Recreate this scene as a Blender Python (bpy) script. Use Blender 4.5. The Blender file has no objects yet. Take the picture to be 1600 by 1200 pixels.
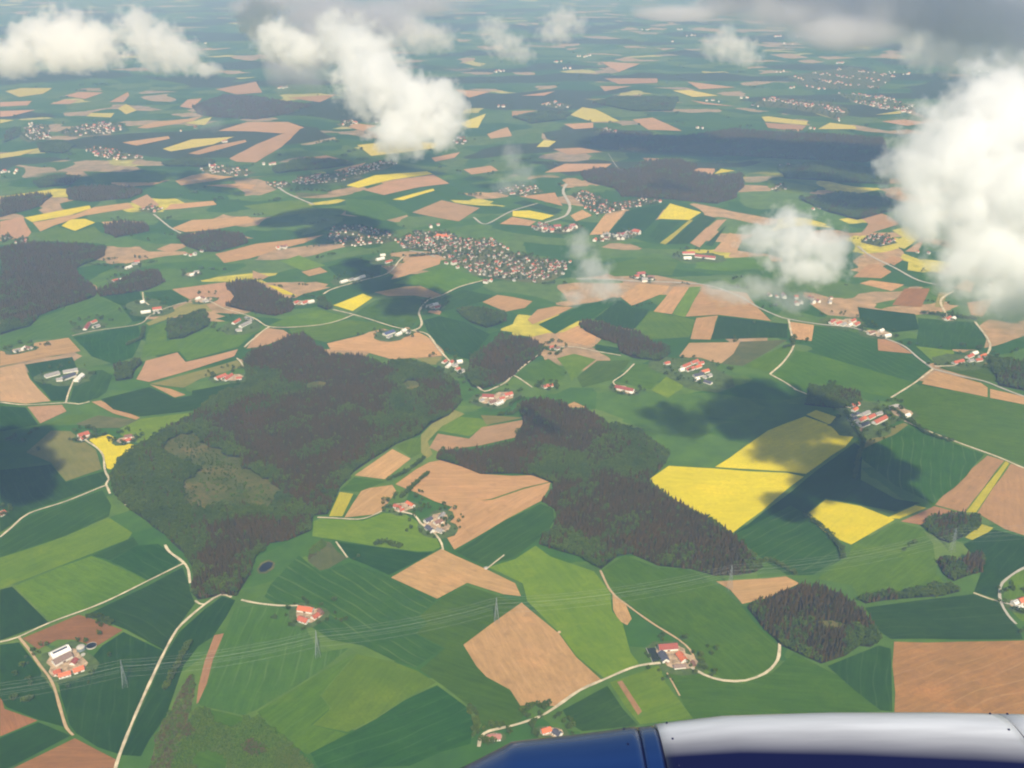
import bpy, bmesh, math, random
import numpy as np
from mathutils import Vector, Matrix
from mathutils.geometry import tessellate_polygon

R = math.radians
rng = random.Random(7)
scene = bpy.context.scene
COL = scene.collection

# ------------------------------------------------------------------ camera
H = 1200.0                     # metres above the fields
F = 1620.0                     # focal length in survey-grid pixels (1600 wide)
PITCH = math.atan(730 / F)     # horizon 130 px above the picture
cam_d = bpy.data.cameras.new("camera")
cam = bpy.data.objects.new("camera", cam_d)
COL.objects.link(cam)
cam.location = (0, 0, H)
cam.rotation_euler = (R(90) - PITCH, 0, 0)
cam_d.sensor_width = 36
cam_d.lens = 36 * F / 1600
cam_d.clip_start = 0.5
cam_d.clip_end = 200000
scene.camera = cam

SUN_EL, SUN_AZ = 46.0, 172.0   # azimuth clockwise from +Y (behind the aircraft, a little right)

# ------------------------------------------------------------------ terrain
def hgt(x, y):
    f = 1.0 if y < 5000 else max(0.0, 1 - (y - 5000) / 3000)
    if y < 300 or f == 0: 
        f = f * max(0.0, y / 300.0) if y < 300 else f
    a = 4.5 * math.sin(x / 140 + 1.3) * math.cos(y / 175 + 0.4) + 3.5 * math.sin(x / 260 - y / 230)
    b = 9 * math.sin(x / 520 + 0.7) * math.sin(y / 610 + 1.1)
    return (a + b) * f

SP, CP = math.sin(PITCH), math.cos(PITCH)
def ray(px, py):
    u = (px - 800) / F; v = (600 - py) / F
    return u, CP + v * SP, -SP + v * CP

def ground(px, py, lift=0.0):
    """where the sight line to a survey point meets the terrain"""
    dx, dy, dz = ray(px, py)
    t = -H / dz
    for _ in range(4):
        t = (H - hgt(dx * t, dy * t) - lift) / -dz
    return dx * t, dy * t

def slant(x, y): return math.sqrt(x * x + y * y + H * H)

def at_height(px, py, z):
    dx, dy, dz = ray(px, py)
    t = (H - z) / -dz
    return Vector((dx * t, dy * t, z)), t * math.sqrt(dx * dx + dy * dy + dz * dz)

# ------------------------------------------------------------------ object helpers
def tag(o, label=None, cat=None, group=None, kind=None):
    if label: o["label"] = label
    if cat: o["category"] = cat
    if group: o["group"] = group
    if kind: o["kind"] = kind
    return o

def link(name, me, parent=None):
    o = bpy.data.objects.new(name, me)
    COL.objects.link(o)
    if parent: o.parent = parent
    return o

def empty(name, loc, rz=0.0):
    o = bpy.data.objects.new(name, None)
    o.empty_display_size = 2
    COL.objects.link(o)
    o.location = loc; o.rotation_euler = (0, 0, rz)
    return o

class MB:
    """collects simple solids and links them as ONE mesh"""
    def __init__(s): s.v, s.f, s.m = [], [], []
    def add(s, vs, fs, mi=0):
        b = len(s.v); s.v += [tuple(q) for q in vs]
        s.f += [tuple(b + i for i in f) for f in fs]; s.m += [mi] * len(fs)
    def box(s, x0, x1, y0, y1, z0, z1, mi=0):
        s.add([(x0,y0,z0),(x1,y0,z0),(x1,y1,z0),(x0,y1,z0),(x0,y0,z1),(x1,y0,z1),(x1,y1,z1),(x0,y1,z1)],
              [(0,3,2,1),(4,5,6,7),(0,1,5,4),(1,2,6,5),(2,3,7,6),(3,0,4,7)], mi)
    def bar(s, a, b, r, n=4, mi=0, r2=None):
        a, b = Vector(a), Vector(b); d = (b - a)
        if d.length < 1e-6: return
        d.normalize()
        u = d.orthogonal().normalized(); w = d.cross(u)
        r2 = r if r2 is None else r2
        vs = []
        for (p, q) in ((a, r), (b, r2)):
            for k in range(n):
                t = 2 * math.pi * k / n + math.pi / 4
                vs.append(p + u * q * math.cos(t) + w * q * math.sin(t))
        fs = [(k, (k + 1) % n, n + (k + 1) % n, n + k) for k in range(n)]
        fs += [tuple(range(n))[::-1], tuple(range(n, 2 * n))]
        s.add(vs, fs, mi)
    def lathe(s, prof, n=24, mi=0):
        vs = []; fs = []
        for (r, z) in prof:
            for k in range(n):
                t = 2 * math.pi * k / n
                vs.append((r * math.cos(t), r * math.sin(t), z))
        for j in range(len(prof) - 1):
            for k in range(n):
                k2 = (k + 1) % n
                fs.append((j * n + k, j * n + k2, (j + 1) * n + k2, (j + 1) * n + k))
        s.add(vs, fs, mi)
    def mesh(s, name, mats, smooth=False):
        me = bpy.data.meshes.new(name)
        me.from_pydata(s.v, [], s.f)
        for m in (mats if isinstance(mats, (list, tuple)) else [mats]): me.materials.append(m)
        if any(s.m): me.polygons.foreach_set("material_index", s.m)
        if smooth: me.polygons.foreach_set("use_smooth", [True] * len(s.f))
        me.update()
        return me
    def build(s, name, mats, parent=None, smooth=False):
        return link(name, s.mesh(name, mats, smooth), parent)

# ------------------------------------------------------------------ materials
def new_mat(name):
    m = bpy.data.materials.new(name); m.use_nodes = True
    nt = m.node_tree; nt.nodes.clear()
    out = nt.nodes.new("ShaderNodeOutputMaterial")
    return m, nt, out

def N(nt, t, **kw):
    n = nt.nodes.new(t)
    for k, v in kw.items():
        if hasattr(n, k): setattr(n, k, v)
        else: n.inputs[k].default_value = v
    return n

def mix(nt, fac, a, b, blend="MIX"):
    n = nt.nodes.new("ShaderNodeMix"); n.data_type = "RGBA"; n.blend_type = blend
    for s, v in ((0, fac), (6, a), (7, b)):
        if isinstance(v, (int, float)): n.inputs[s].default_value = v
        elif isinstance(v, tuple): n.inputs[s].default_value = (*v[:3], 1)
        else: nt.links.new(v, n.inputs[s])
    return n.outputs[2]

def maprange(nt, v, a, b, c=0.0, d=1.0):
    n = nt.nodes.new("ShaderNodeMapRange")
    for i, q in enumerate((a, b, c, d)): n.inputs[i + 1].default_value = q
    nt.links.new(v, n.inputs[0]); return n.outputs[0]

def noise(nt, vec, scale, detail=3.0, rough=0.55):
    n = nt.nodes.new("ShaderNodeTexNoise")
    n.inputs["Scale"].default_value = scale; n.inputs["Detail"].default_value = detail
    n.inputs["Roughness"].default_value = rough
    nt.links.new(vec, n.inputs["Vector"]); return n.outputs[0]

def mapping(nt, vec, scale=(1, 1, 1), rot=0.0, loc=(0, 0, 0)):
    n = nt.nodes.new("ShaderNodeMapping")
    n.inputs["Scale"].default_value = scale; n.inputs["Rotation"].default_value = (0, 0, rot)
    n.inputs["Location"].default_value = loc
    nt.links.new(vec, n.inputs["Vector"]); return n.outputs[0]

def diffuse(nt, out, col, rough=0.9, spec=0.0):
    b = nt.nodes.new("ShaderNodeBsdfPrincipled")
    b.inputs["Roughness"].default_value = rough
    b.inputs["Specular IOR Level"].default_value = spec
    if isinstance(col, tuple): b.inputs["Base Color"].default_value = (*col, 1)
    else: nt.links.new(col, b.inputs["Base Color"])
    nt.links.new(b.outputs[0], out.inputs[0]); return b

def sat(c, k): return tuple(min(1, max(0, q * k)) for q in c)

def field_mat(name, col, col2, var=0.25, patch=0.5, tram=0.0, tram_col=(.2,.2,.05), till=0.12, spots=0.0):
    """crop or soil: large soft patches, drilling rows along the field, tramlines, random hue per field"""
    m, nt, out = new_mat(name)
    tc = N(nt, "ShaderNodeTexCoord"); g = N(nt, "ShaderNodeNewGeometry"); oi = N(nt, "ShaderNodeObjectInfo")
    pos = g.outputs["Position"]
    big = noise(nt, pos, 0.006, 4)
    mid = noise(nt, pos, 0.03, 5, 0.6)
    c = mix(nt, maprange(nt, big, 0.35, 0.65), col, col2)
    c = mix(nt, maprange(nt, mid, 0.3, 0.75, 0, patch * 1.2), c, sat(col, 0.62))
    wet = noise(nt, mapping(nt, pos, (1, 1.6, 1), .6), 0.011, 5, 0.6)
    c = mix(nt, maprange(nt, wet, 0.5, 0.68, 0, patch), c, tuple(q * k for q, k in zip(col, (.62, .70, .60))))
    c = mix(nt, maprange(nt, wet, 0.46, 0.3, 0, patch), c, tuple(min(1, q * k) for q, k in zip(col2, (1.32, 1.14, 1.05))))
    grain = noise(nt, pos, 0.16, 2, 0.6)
    c = mix(nt, maprange(nt, grain, 0.35, 0.7, 0, .5), c, sat(col, 0.72))
    # drilling rows, stretched along the long side
    rows = noise(nt, mapping(nt, tc.outputs["Object"], (0.006, 0.14, 1)), 1.0, 3)
    c = mix(nt, maprange(nt, rows, 0.35, 0.7, 0, till * 3), c, sat(col2, 1.25))
    fine = noise(nt, mapping(nt, tc.outputs["Object"], (0.03, 0.35, 1)), 1.0, 2)
    c = mix(nt, maprange(nt, fine, 0.4, 0.7, 0, till * 2.2), c, sat(col, 0.7))
    if tram:
        sx = N(nt, "ShaderNodeSeparateXYZ"); nt.links.new(tc.outputs["Object"], sx.inputs[0])
        wob = N(nt, "ShaderNodeMath", operation="MULTIPLY_ADD"); nt.links.new(noise(nt, pos, 0.004, 2), wob.inputs[0])
        wob.inputs[1].default_value = 60; nt.links.new(sx.outputs[1], wob.inputs[2])
        md = N(nt, "ShaderNodeMath", operation="PINGPONG"); nt.links.new(wob.outputs[0], md.inputs[0]); md.inputs[1].default_value = 12
        ln = maprange(nt, md.outputs[0], 0.0, 2.2, 1, 0)
        fade = maprange(nt, noise(nt, pos, 0.012, 2), 0.38, 0.62, 0.1, 1.0)
        mu = N(nt, "ShaderNodeMath", operation="MULTIPLY"); nt.links.new(ln, mu.inputs[0]); nt.links.new(fade, mu.inputs[1])
        mu2 = N(nt, "ShaderNodeMath", operation="MULTIPLY"); nt.links.new(mu.outputs[0], mu2.inputs[0]); mu2.inputs[1].default_value = tram
        c = mix(nt, mu2.outputs[0], c, tram_col)
    if spots:
        sp = noise(nt, pos, 0.035, 3, 0.5)
        c = mix(nt, maprange(nt, sp, 0.62, 0.78, 0, spots), c, sat(col, 0.42))
    hs = N(nt, "ShaderNodeHueSaturation"); nt.links.new(c, hs.inputs["Color"])
    nt.links.new(maprange(nt, oi.outputs["Random"], 0, 1, 1 - var, 1 + var), hs.inputs["Value"])
    r2 = N(nt, "ShaderNodeMath", operation="FRACT"); r3 = N(nt, "ShaderNodeMath", operation="MULTIPLY")
    nt.links.new(oi.outputs["Random"], r3.inputs[0]); r3.inputs[1].default_value = 13.7
    nt.links.new(r3.outputs[0], r2.inputs[0])
    nt.links.new(maprange(nt, r2.outputs[0], 0, 1, 0.5 - var * 0.045, 0.5 + var * 0.045), hs.inputs["Hue"])
    diffuse(nt, out, hs.outputs[0], 0.95)
    return m

def plain_mat(name, col, var=0.15, scale=0.2, rough=0.85, spec=0.1, amount=0.35, rand=0.0):
    m, nt, out = new_mat(name)
    g = N(nt, "ShaderNodeNewGeometry")
    n = noise(nt, g.outputs["Position"], scale, 4, 0.65)
    c = mix(nt, maprange(nt, n, 0.3, 0.7, 0, amount * 2), sat(col, 1 + var), sat(col, 1 - var * 2))
    if rand:
        oi = N(nt, "ShaderNodeObjectInfo")
        hs = N(nt, "ShaderNodeHueSaturation"); nt.links.new(c, hs.inputs["Color"])
        nt.links.new(maprange(nt, oi.outputs["Random"], 0, 1, 1 - rand, 1 + rand), hs.inputs["Value"])
        c = hs.outputs[0]
    diffuse(nt, out, c, rough, spec)
    return m

def tree_mat(name, a, b, c_):
    """per tree tint plus light and dark leaf clumps"""
    m, nt, out = new_mat(name)
    oi = N(nt, "ShaderNodeObjectInfo"); g = N(nt, "ShaderNodeNewGeometry")
    col = mix(nt, oi.outputs["Random"], a, b)
    reg = noise(nt, g.outputs["Position"], 0.011, 3)
    col = mix(nt, maprange(nt, reg, 0.42, 0.66, 0, 0.75), col, c_)
    cl = noise(nt, g.outputs["Position"], 0.33, 2)
    col = mix(nt, maprange(nt, cl, 0.35, 0.65, 0, 0.7), col, sat(a, 0.55))
    diffuse(nt, out, col, 0.9)
    return m
# ---------------------------------------------------------------- survey data
# ground plan measured on a 1600 x 1200 survey grid, projected onto the terrain
FIELDS = """
G1 0 842 18 827 45 807 100 788 160 766 174 790 170 807 100 838 0 871
G3 0 872 100 839 170 809 207 833 200 843 90 886 23 912 0 920
G2 23 916 90 888 143 869 170 879 232 909 200 925 160 941 80 971
G1 173 877 213 853 247 850 277 873 280 880 232 907
G1 143 868 200 844 208 839 217 852 172 876
G0 0 922 19 917 76 973 0 1001
G1 135 961 230 916 285 887 295 913 298 927 305 943 277 980 265 1000 256 1016 197 984 143 963
B 35 998 123 961 145 968 192 985 150 1011 115 1000 90 1000 60 1015
G1 140 1033 160 1009 193 988 256 1018 240 1051 212 1115 186 1179 153 1168 119 1146 109 1133 96 1090 91 1067
G0 0 1008 30 1004 58 1040 83 1080 97 1123 100 1136 60 1125 10 1105 0 1090
B 0 1080 7 1108 59 1126 0 1151
G0 0 1154 60 1129 110 1150 15 1200 0 1204
B 14 1204 117 1154 153 1173 181 1187 178 1204
G1 190 1180 216 1117 256 1028 280 988 320 952 347 932 368 938 353 965 333 995 310 1010 287 1040 273 1080 260 1118 233 1157 220 1182
GP 368 950 400 947 437 950 460 957 470 967 482 990 500 1020 545 1013 507 1044 465 1071 400 1110 380 1118 313 1103 310 1098 332 1050 347 1000
B2 335 993 350 990 333 1030 317 1093 307 1100 310 1073 320 1033
G3 490 815 500 810 567 814 600 802 630 802 655 817 681 838 688 855 677 861 653 862 587 854 527 844 488 838
G1 525 847 587 855 653 864 677 863 640 883 608 899 573 883 547 873
O2 481 877 484 858 500 844 517 848 527 862 542 872 513 889 500 892
GS 413 933 423 913 467 868 500 895 547 879 607 902 682 938 653 962 667 973 647 990 692 1013 650 1043 613 1031 567 1009 517 1000 490 982 440 949
G3 488 1133 518 1107 502 1087 557 1022 617 1035 653 1049 681 1067 633 1092 587 1122 543 1144
G2 402 1113 453 1082 507 1048 556 1021 500 1087 516 1107 486 1133 543 1147 480 1180 440 1150
G1 683 1071 710 1091 733 1108 741 1133 735 1163 690 1175 640 1197 500 1204 485 1177 543 1148 587 1124 633 1094
G2b 684 939 727 915 800 938 813 940 778 972 722 1009 748 1047 797 1080 835 1102 800 1138 760 1143 745 1120 733 1103 690 1070 656 1047 695 1013 650 990 668 973 655 963
T 611 903 690 858 710 868 760 890 805 912 814 932 787 929 730 911 683 936
T 724 1008 815 942 830 955 873 990 900 1027 941 1064 905 1080 867 1104 840 1101 813 1103 797 1078 760 1058 745 1042
T 697 800 715 786 770 781 820 764 860 754 857 765 845 783 790 812 747 838 710 859 695 835
G1 712 862 747 841 790 813 845 788 864 796 866 812 858 828 838 845 805 870 760 884 735 875
G3 762 887 805 874 837 853 860 870 928 893 953 925 956 955 973 975 985 1020 1000 1040 945 1061 902 1027 875 990 824 940 817 912 777 893
G2b 941 891 977 868 1027 888 1073 889 1100 901 1153 941 1183 978 1200 994 1215 1008 1216 1030 1200 1047 1165 1061 1130 1061 1106 1048 1088 1035 1082 1018 1062 998 1000 958 962 928
T 957 927 977 943 987 967 980 977 967 970 958 953
G1 879 1110 949 1072 973 1108 997 1134 910 1143 893 1133
G3 953 1067 1030 1040 1040 1067 1083 1123 1000 1132 976 1103
G2b 1047 1055 1078 1047 1110 1062 1160 1069 1207 1051 1240 1021 1290 1046 1340 1071 1375 1112 1080 1126
B2 964 1066 972 1064 1003 1112 997 1118
G1 1293 1041 1373 1009 1392 1014 1394 1112 1375 1110 1333 1077
BG 1397 1003 1600 1001 1660 1001 1660 1150 1500 1140 1397 1125
G1 1352 950 1433 939 1520 929 1560 943 1593 985 1598 999 1392 999 1372 985
G2 1277 905 1325 871 1332 852 1400 816 1440 826 1458 850 1464 900 1480 914 1400 929 1345 938 1330 915
GT 1146 838 1185 816 1235 790 1263 806 1323 870 1270 899 1230 899 1200 880
Y 1256 808 1290 781 1345 791 1398 812 1330 851 1300 839
Y 1385 810 1430 790 1447 794 1405 811
B2 1407 815 1450 796 1460 791 1503 803 1494 815 1460 824
B2 1461 789 1490 756 1543 712 1569 720 1507 801
YO 1571 721 1577 724 1525 801 1509 801
B2 1579 725 1640 745 1640 850 1570 827 1527 802
YO 1508 840 1533 819 1552 825 1527 847
G1 1505 851 1553 828 1640 850 1640 880 1600 888 1563 908 1559 937 1522 925 1537 885 1515 862
T 1119 909 1200 904 1228 901 1249 912 1200 935 1160 944 1141 922
G2 1568 906 1600 891 1640 880 1640 980 1595 970 1570 945
Y 1016 748 1045 728 1115 732 1230 739 1256 745 1143 834 1100 804 1060 784 1030 767
Y 1117 730 1160 701 1200 673 1258 651 1310 669 1335 681 1320 699 1259 741 1230 737
Y 1260 648 1275 641 1333 660 1336 677 1302 666
G0 1145 836 1260 748 1335 692 1350 702 1345 750 1400 780 1438 786 1400 800 1345 789 1290 779 1254 807 1190 815
GT 1342 705 1420 668 1538 710 1492 762 1457 787 1400 760 1349 720
O 1358 680 1412 661 1419 664 1387 687 1348 702
G2 1395 622 1440 602 1543 624 1600 632 1660 640 1660 748 1600 727 1500 691 1420 658 1391 640
T 1440 600 1461 580 1533 599 1543 606 1543 621
T 1547 608 1600 620 1640 629 1640 640 1547 622
G2 1467 575 1533 567 1560 575 1567 600 1500 585
GT 1272 509 1310 514 1370 525 1428 557 1455 576 1430 596 1360 576 1270 549 1264 525
B2 1371 527 1400 536 1427 553 1372 548
G2 1243 548 1267 551 1360 578 1429 598 1390 621 1343 612 1300 602 1250 609 1209 587 1235 563
T 1234 503 1272 508 1268 533 1241 530
G1 1340 480 1430 491 1436 515 1395 520 1345 510
G1 1434 497 1525 504 1541 530 1537 547 1490 546 1433 539
G3 1431 541 1490 548 1493 566 1463 570
B 1394 477 1413 451 1453 451 1440 480
O 1460 480 1467 457 1480 457 1473 480
T 1343 443 1360 438 1413 445 1393 455
T 1333 433 1357 413 1373 413 1393 425 1377 435
T 1380 407 1393 400 1413 405 1397 415
T 1490 450 1510 437 1523 443 1517 457
T 1511 473 1553 467 1535 495 1517 492
T 1590 503 1610 498 1610 515
T 968 463 1000 443 1046 447 1040 457 987 478
T 1021 487 1053 448 1076 449 1050 491
G3 1051 492 1077 449 1096 448 1070 496
T 1071 495 1097 449 1167 458 1183 480 1205 502 1122 492
T 1088 497 1122 493 1110 531 1079 530
G1 1111 530 1123 494 1205 504 1231 506 1230 528
G2 991 516 1017 486 1086 500 1077 527 1007 532
T2 1061 557 1077 536 1156 535 1146 553 1127 568 1100 563
O2 1128 569 1157 534 1231 531 1160 572
G2 1161 573 1233 535 1237 548 1205 582
G1 928 499 967 468 987 481 1015 484 990 516 970 512
G1 841 507 900 481 960 464 966 467 930 497 903 502 867 522
T 824 500 840 484 867 479 896 480 867 494 832 507
T 868 525 903 509 913 517 933 523 929 536 917 540 880 533
G1 930 538 967 544 970 554 930 547
T 754 472 777 461 800 464 832 471 820 481 790 487
G2 804 590 820 574 857 561 886 580 880 593 843 599
G3 870 560 897 553 931 562 907 580 893 596 887 580
G2 901 590 933 564 985 563 979 573 958 593 910 606
G2 966 597 994 568 1046 574 1017 609 990 603
G3 1018 610 1047 583 1072 590 1066 607 1043 622
T 877 637 897 628 917 637
T 511 537 580 521 648 517 667 526 691 556 653 559 613 562 567 549 517 547
O 651 560 690 558 688 570 667 570
T2 385 545 400 523 420 513 443 516 455 524 420 538 400 543
Y 521 477 567 459 582 465 551 486
Y 417 445 433 448 464 462 443 460
G2 421 508 467 490 500 484 545 496 507 507 450 511
G2 451 514 545 500 587 504 605 512 560 523 510 535 457 523
G2 555 490 587 469 647 464 666 470 653 498 644 512 614 510
T 585 457 633 448 657 447 690 461 677 467 647 462 607 463
T 668 488 677 482 690 487 687 492
G1 694 464 723 453 772 462 753 472 690 487 684 473
G1 661 501 687 494 727 504 766 523 733 562 699 553 668 517
G2 614 443 653 428 700 418 758 437 720 447 693 459 657 446
T2 611 437 628 413 653 395 690 400 687 413 633 431
T 471 425 500 418 512 425 483 432
G1 511 417 567 405 597 413 593 431 530 435
G3 438 408 467 399 509 415 473 423
T2 395 423 420 432 410 437 395 435
O 658 680 683 654 710 641 726 647 690 667 668 690 676 710 667 717 658 707
G3 684 673 713 651 750 654 766 663 733 682
T2 671 700 684 678 733 686 753 668 820 656 805 684 753 696 684 706
O 751 649 775 650 819 653 760 664
T 554 743 613 702 642 717 601 749
G2 618 697 659 681 656 709 643 716
G2 531 767 554 746 602 753 561 769
YO 514 807 531 769 552 772 535 807
T 538 809 567 764 613 758 619 767 600 796 583 804
T 618 757 650 734 670 723 690 719 720 729 750 741 800 744 830 743 860 753 820 762 770 779 705 792 680 784 650 770 635 764
T 0 548 0 572 33 566 126 549 107 528 54 536 50 548 20 554
T2 0 575 37 568 47 593 79 627 40 631 0 627
T2 43 636 97 633 104 643 63 662
G1 0 635 40 637 60 664 0 675
G1 39 570 113 558 121 577 129 587 112 599 106 626 81 627 50 593
G1 109 627 116 600 133 581 160 578 176 587 166 613 153 622 124 630
G1 114 527 177 514 216 509 220 533 207 559 177 569 143 557
GP 0 527 57 498 153 464 186 478 206 500 113 523 53 532 0 545
G1 158 463 217 454 222 467 219 480 232 484 227 500 208 503 188 477
G1 225 457 267 453 296 470 263 481 235 476
T2 269 452 353 441 362 450 367 468 350 480 323 470 297 468
O 228 505 293 473 320 473 332 487 310 487 267 497 233 509
G2 261 533 330 514 392 502 398 520 373 542 293 564 280 549 221 560 234 514 260 501
T2 213 593 228 564 277 551 290 566 372 546 366 557 233 597
O 234 600 370 563 381 573 313 592 287 606 260 603
T 234 601 267 608 290 617 273 621
G1 158 624 233 605 273 623 300 618 300 611 386 594 383 600 310 641 220 651 177 640
O2 118 663 153 649 216 657 187 669 147 669
T 143 628 157 626 219 653 213 656 177 646
G3 188 670 220 655 309 644 267 673 233 696 213 692 188 680
Y 138 687 170 679 197 693 219 697 200 710 173 734 167 732 162 711 150 697
O 41 707 80 673 110 674 123 684 150 703 159 733 103 752 80 723
G1 0 735 80 726 103 754 162 737 168 750 157 759 45 798 18 820 0 833
G2 68 666 110 648 146 648 117 662
T2 301 703 313 694 332 713 304 716
Y 38 340 100 328 140 321 142 326 110 336 50 347
T 51 348 110 338 147 324 200 317 210 325 133 337 83 353 63 362
Y 96 353 110 343 133 342 149 348 117 361
T2 0 346 36 339 49 363 44 370 0 377
G3 54 367 63 363 90 355 117 363 147 354 162 367 133 380 67 377
T2 204 315 230 304 249 320 230 328
T 258 328 267 319 333 314 339 320 293 325
T 268 357 300 344 387 338 399 347 333 359 290 363
T2 244 390 267 381 300 382 267 395
T 336 397 400 381 470 373 506 367 475 380 430 391 390 404 350 411
T 158 347 190 345 228 347 167 353
T 274 283 300 274 360 269 372 275 333 283 283 290
T 320 290 377 287 400 289 393 296
T 207 291 240 284 267 281 240 289
YP 254 233 300 218 366 214 333 226 267 237
T 294 240 333 228 383 219 386 222 310 242
T2 358 248 400 226 450 206 470 201 440 230 400 254 370 253
T2 341 205 387 191 450 191 476 200 440 209 400 206
T 191 223 263 213 266 217 213 228
T 214 200 240 191 293 186 319 181 300 190 230 201
YP 135 182 143 177 179 177 173 184
YP 184 170 197 163 214 173 197 179
T2 78 163 100 156 122 157 110 163
T2 101 150 123 144 162 145 133 155
T2 171 160 200 144 202 150 193 160
YP 8 143 33 138 82 138 67 147 30 152
T2 0 160 50 158 43 165 0 167
T2 0 174 56 172 17 182 0 183
YP 0 241 66 231 33 243 0 248
YP 0 187 22 188 0 193
T2 281 167 293 156 316 154 300 170
YP 288 193 332 183 320 196
T2 338 140 400 128 410 145 370 148
T2 568 297 613 283 677 273 702 287 653 293 600 305
Y 541 290 587 274 667 268 676 272 613 281 560 294
Y 613 312 677 295 679 298 630 313
T2 644 332 690 313 750 325 717 346
YP 558 227 613 221 686 224 680 232 580 244
T2 674 247 719 238 710 247 680 253
T2 724 265 767 259 779 267 737 273
YP 718 193 759 178 747 200 730 200
T2 761 210 793 199 800 213 767 217
T2 711 140 766 144 733 153
T2 448 153 526 148 500 160
T2 534 190 589 197 567 205 540 198
T2 481 247 510 243 546 252 520 255
T2 521 267 572 254 553 270
O2 461 301 519 303 467 309
Y 1028 342 1047 318 1096 332 1077 344
YO 1031 380 1077 344 1083 344 1040 382
G1 978 330 1043 318 1027 341 997 369 951 366
G1 1014 370 1030 348 1063 346 1030 379
G1 1041 382 1097 335 1120 341 1077 381
T 921 367 943 338 976 329 949 366
T2 1078 380 1120 344 1136 343 1093 387
T2 1114 393 1140 364 1162 370 1150 396
G1 1101 383 1136 351 1113 385
T 891 337 910 328 926 337 900 346
Y 801 330 827 329 866 337 847 344 801 338
T 811 307 867 301 879 322 840 312
T 781 350 800 339 838 346 827 353
G1 801 317 820 313 879 328 867 335
YP 891 180 910 168 930 171 969 190 927 191
T2 881 194 927 192 927 200 897 202
T2 864 233 907 231 942 238 887 242
T2 851 270 883 256 956 256 947 262 900 268
YP 838 230 850 219 869 221 857 230
T2 1004 247 1030 248 1017 258
T2 1078 267 1093 263 1120 264 1113 273
Y 1116 272 1127 264 1149 267
T2 988 187 1020 184 1066 205 1013 203
T2 944 123 1027 123 1027 130 967 132
YP 1051 142 1077 141 1122 150 1083 152
T2 937 135 987 135 945 143
T2 1074 128 1150 137 1093 140
T2 1078 157 1152 167 1100 163
T2 938 97 1000 100 967 113
T2 814 150 867 143 850 150
O 911 155 990 153 930 158
T2 800 174 840 173 800 183
T2 1324 322 1340 318 1387 337 1406 350 1373 360 1341 370 1357 350
YP 1394 360 1417 354 1439 370 1413 389 1388 382 1410 371
T2 1414 393 1447 371 1433 394
YP 1190 183 1200 182 1262 190 1260 196 1195 190
T2 1195 192 1260 197 1250 206 1200 200
YP 1274 178 1290 175 1316 180 1297 185
YP 1278 202 1297 192 1336 197 1339 202
YP 1367 180 1413 172 1407 178
T2 1377 190 1413 187 1452 192 1417 197
T2 1353 277 1360 273 1387 280
G3 1200 281 1279 293 1263 303 1230 302 1200 293
G2 1090 405 1200 400 1210 415 1140 425 1085 420
G2 930 420 1010 400 1060 410 1050 430 960 432
GP 540 310 600 315 640 335 600 345 540 335
G2 130 268 260 270 250 285 150 285
G3 380 322 470 312 500 330 430 340
"""
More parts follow.
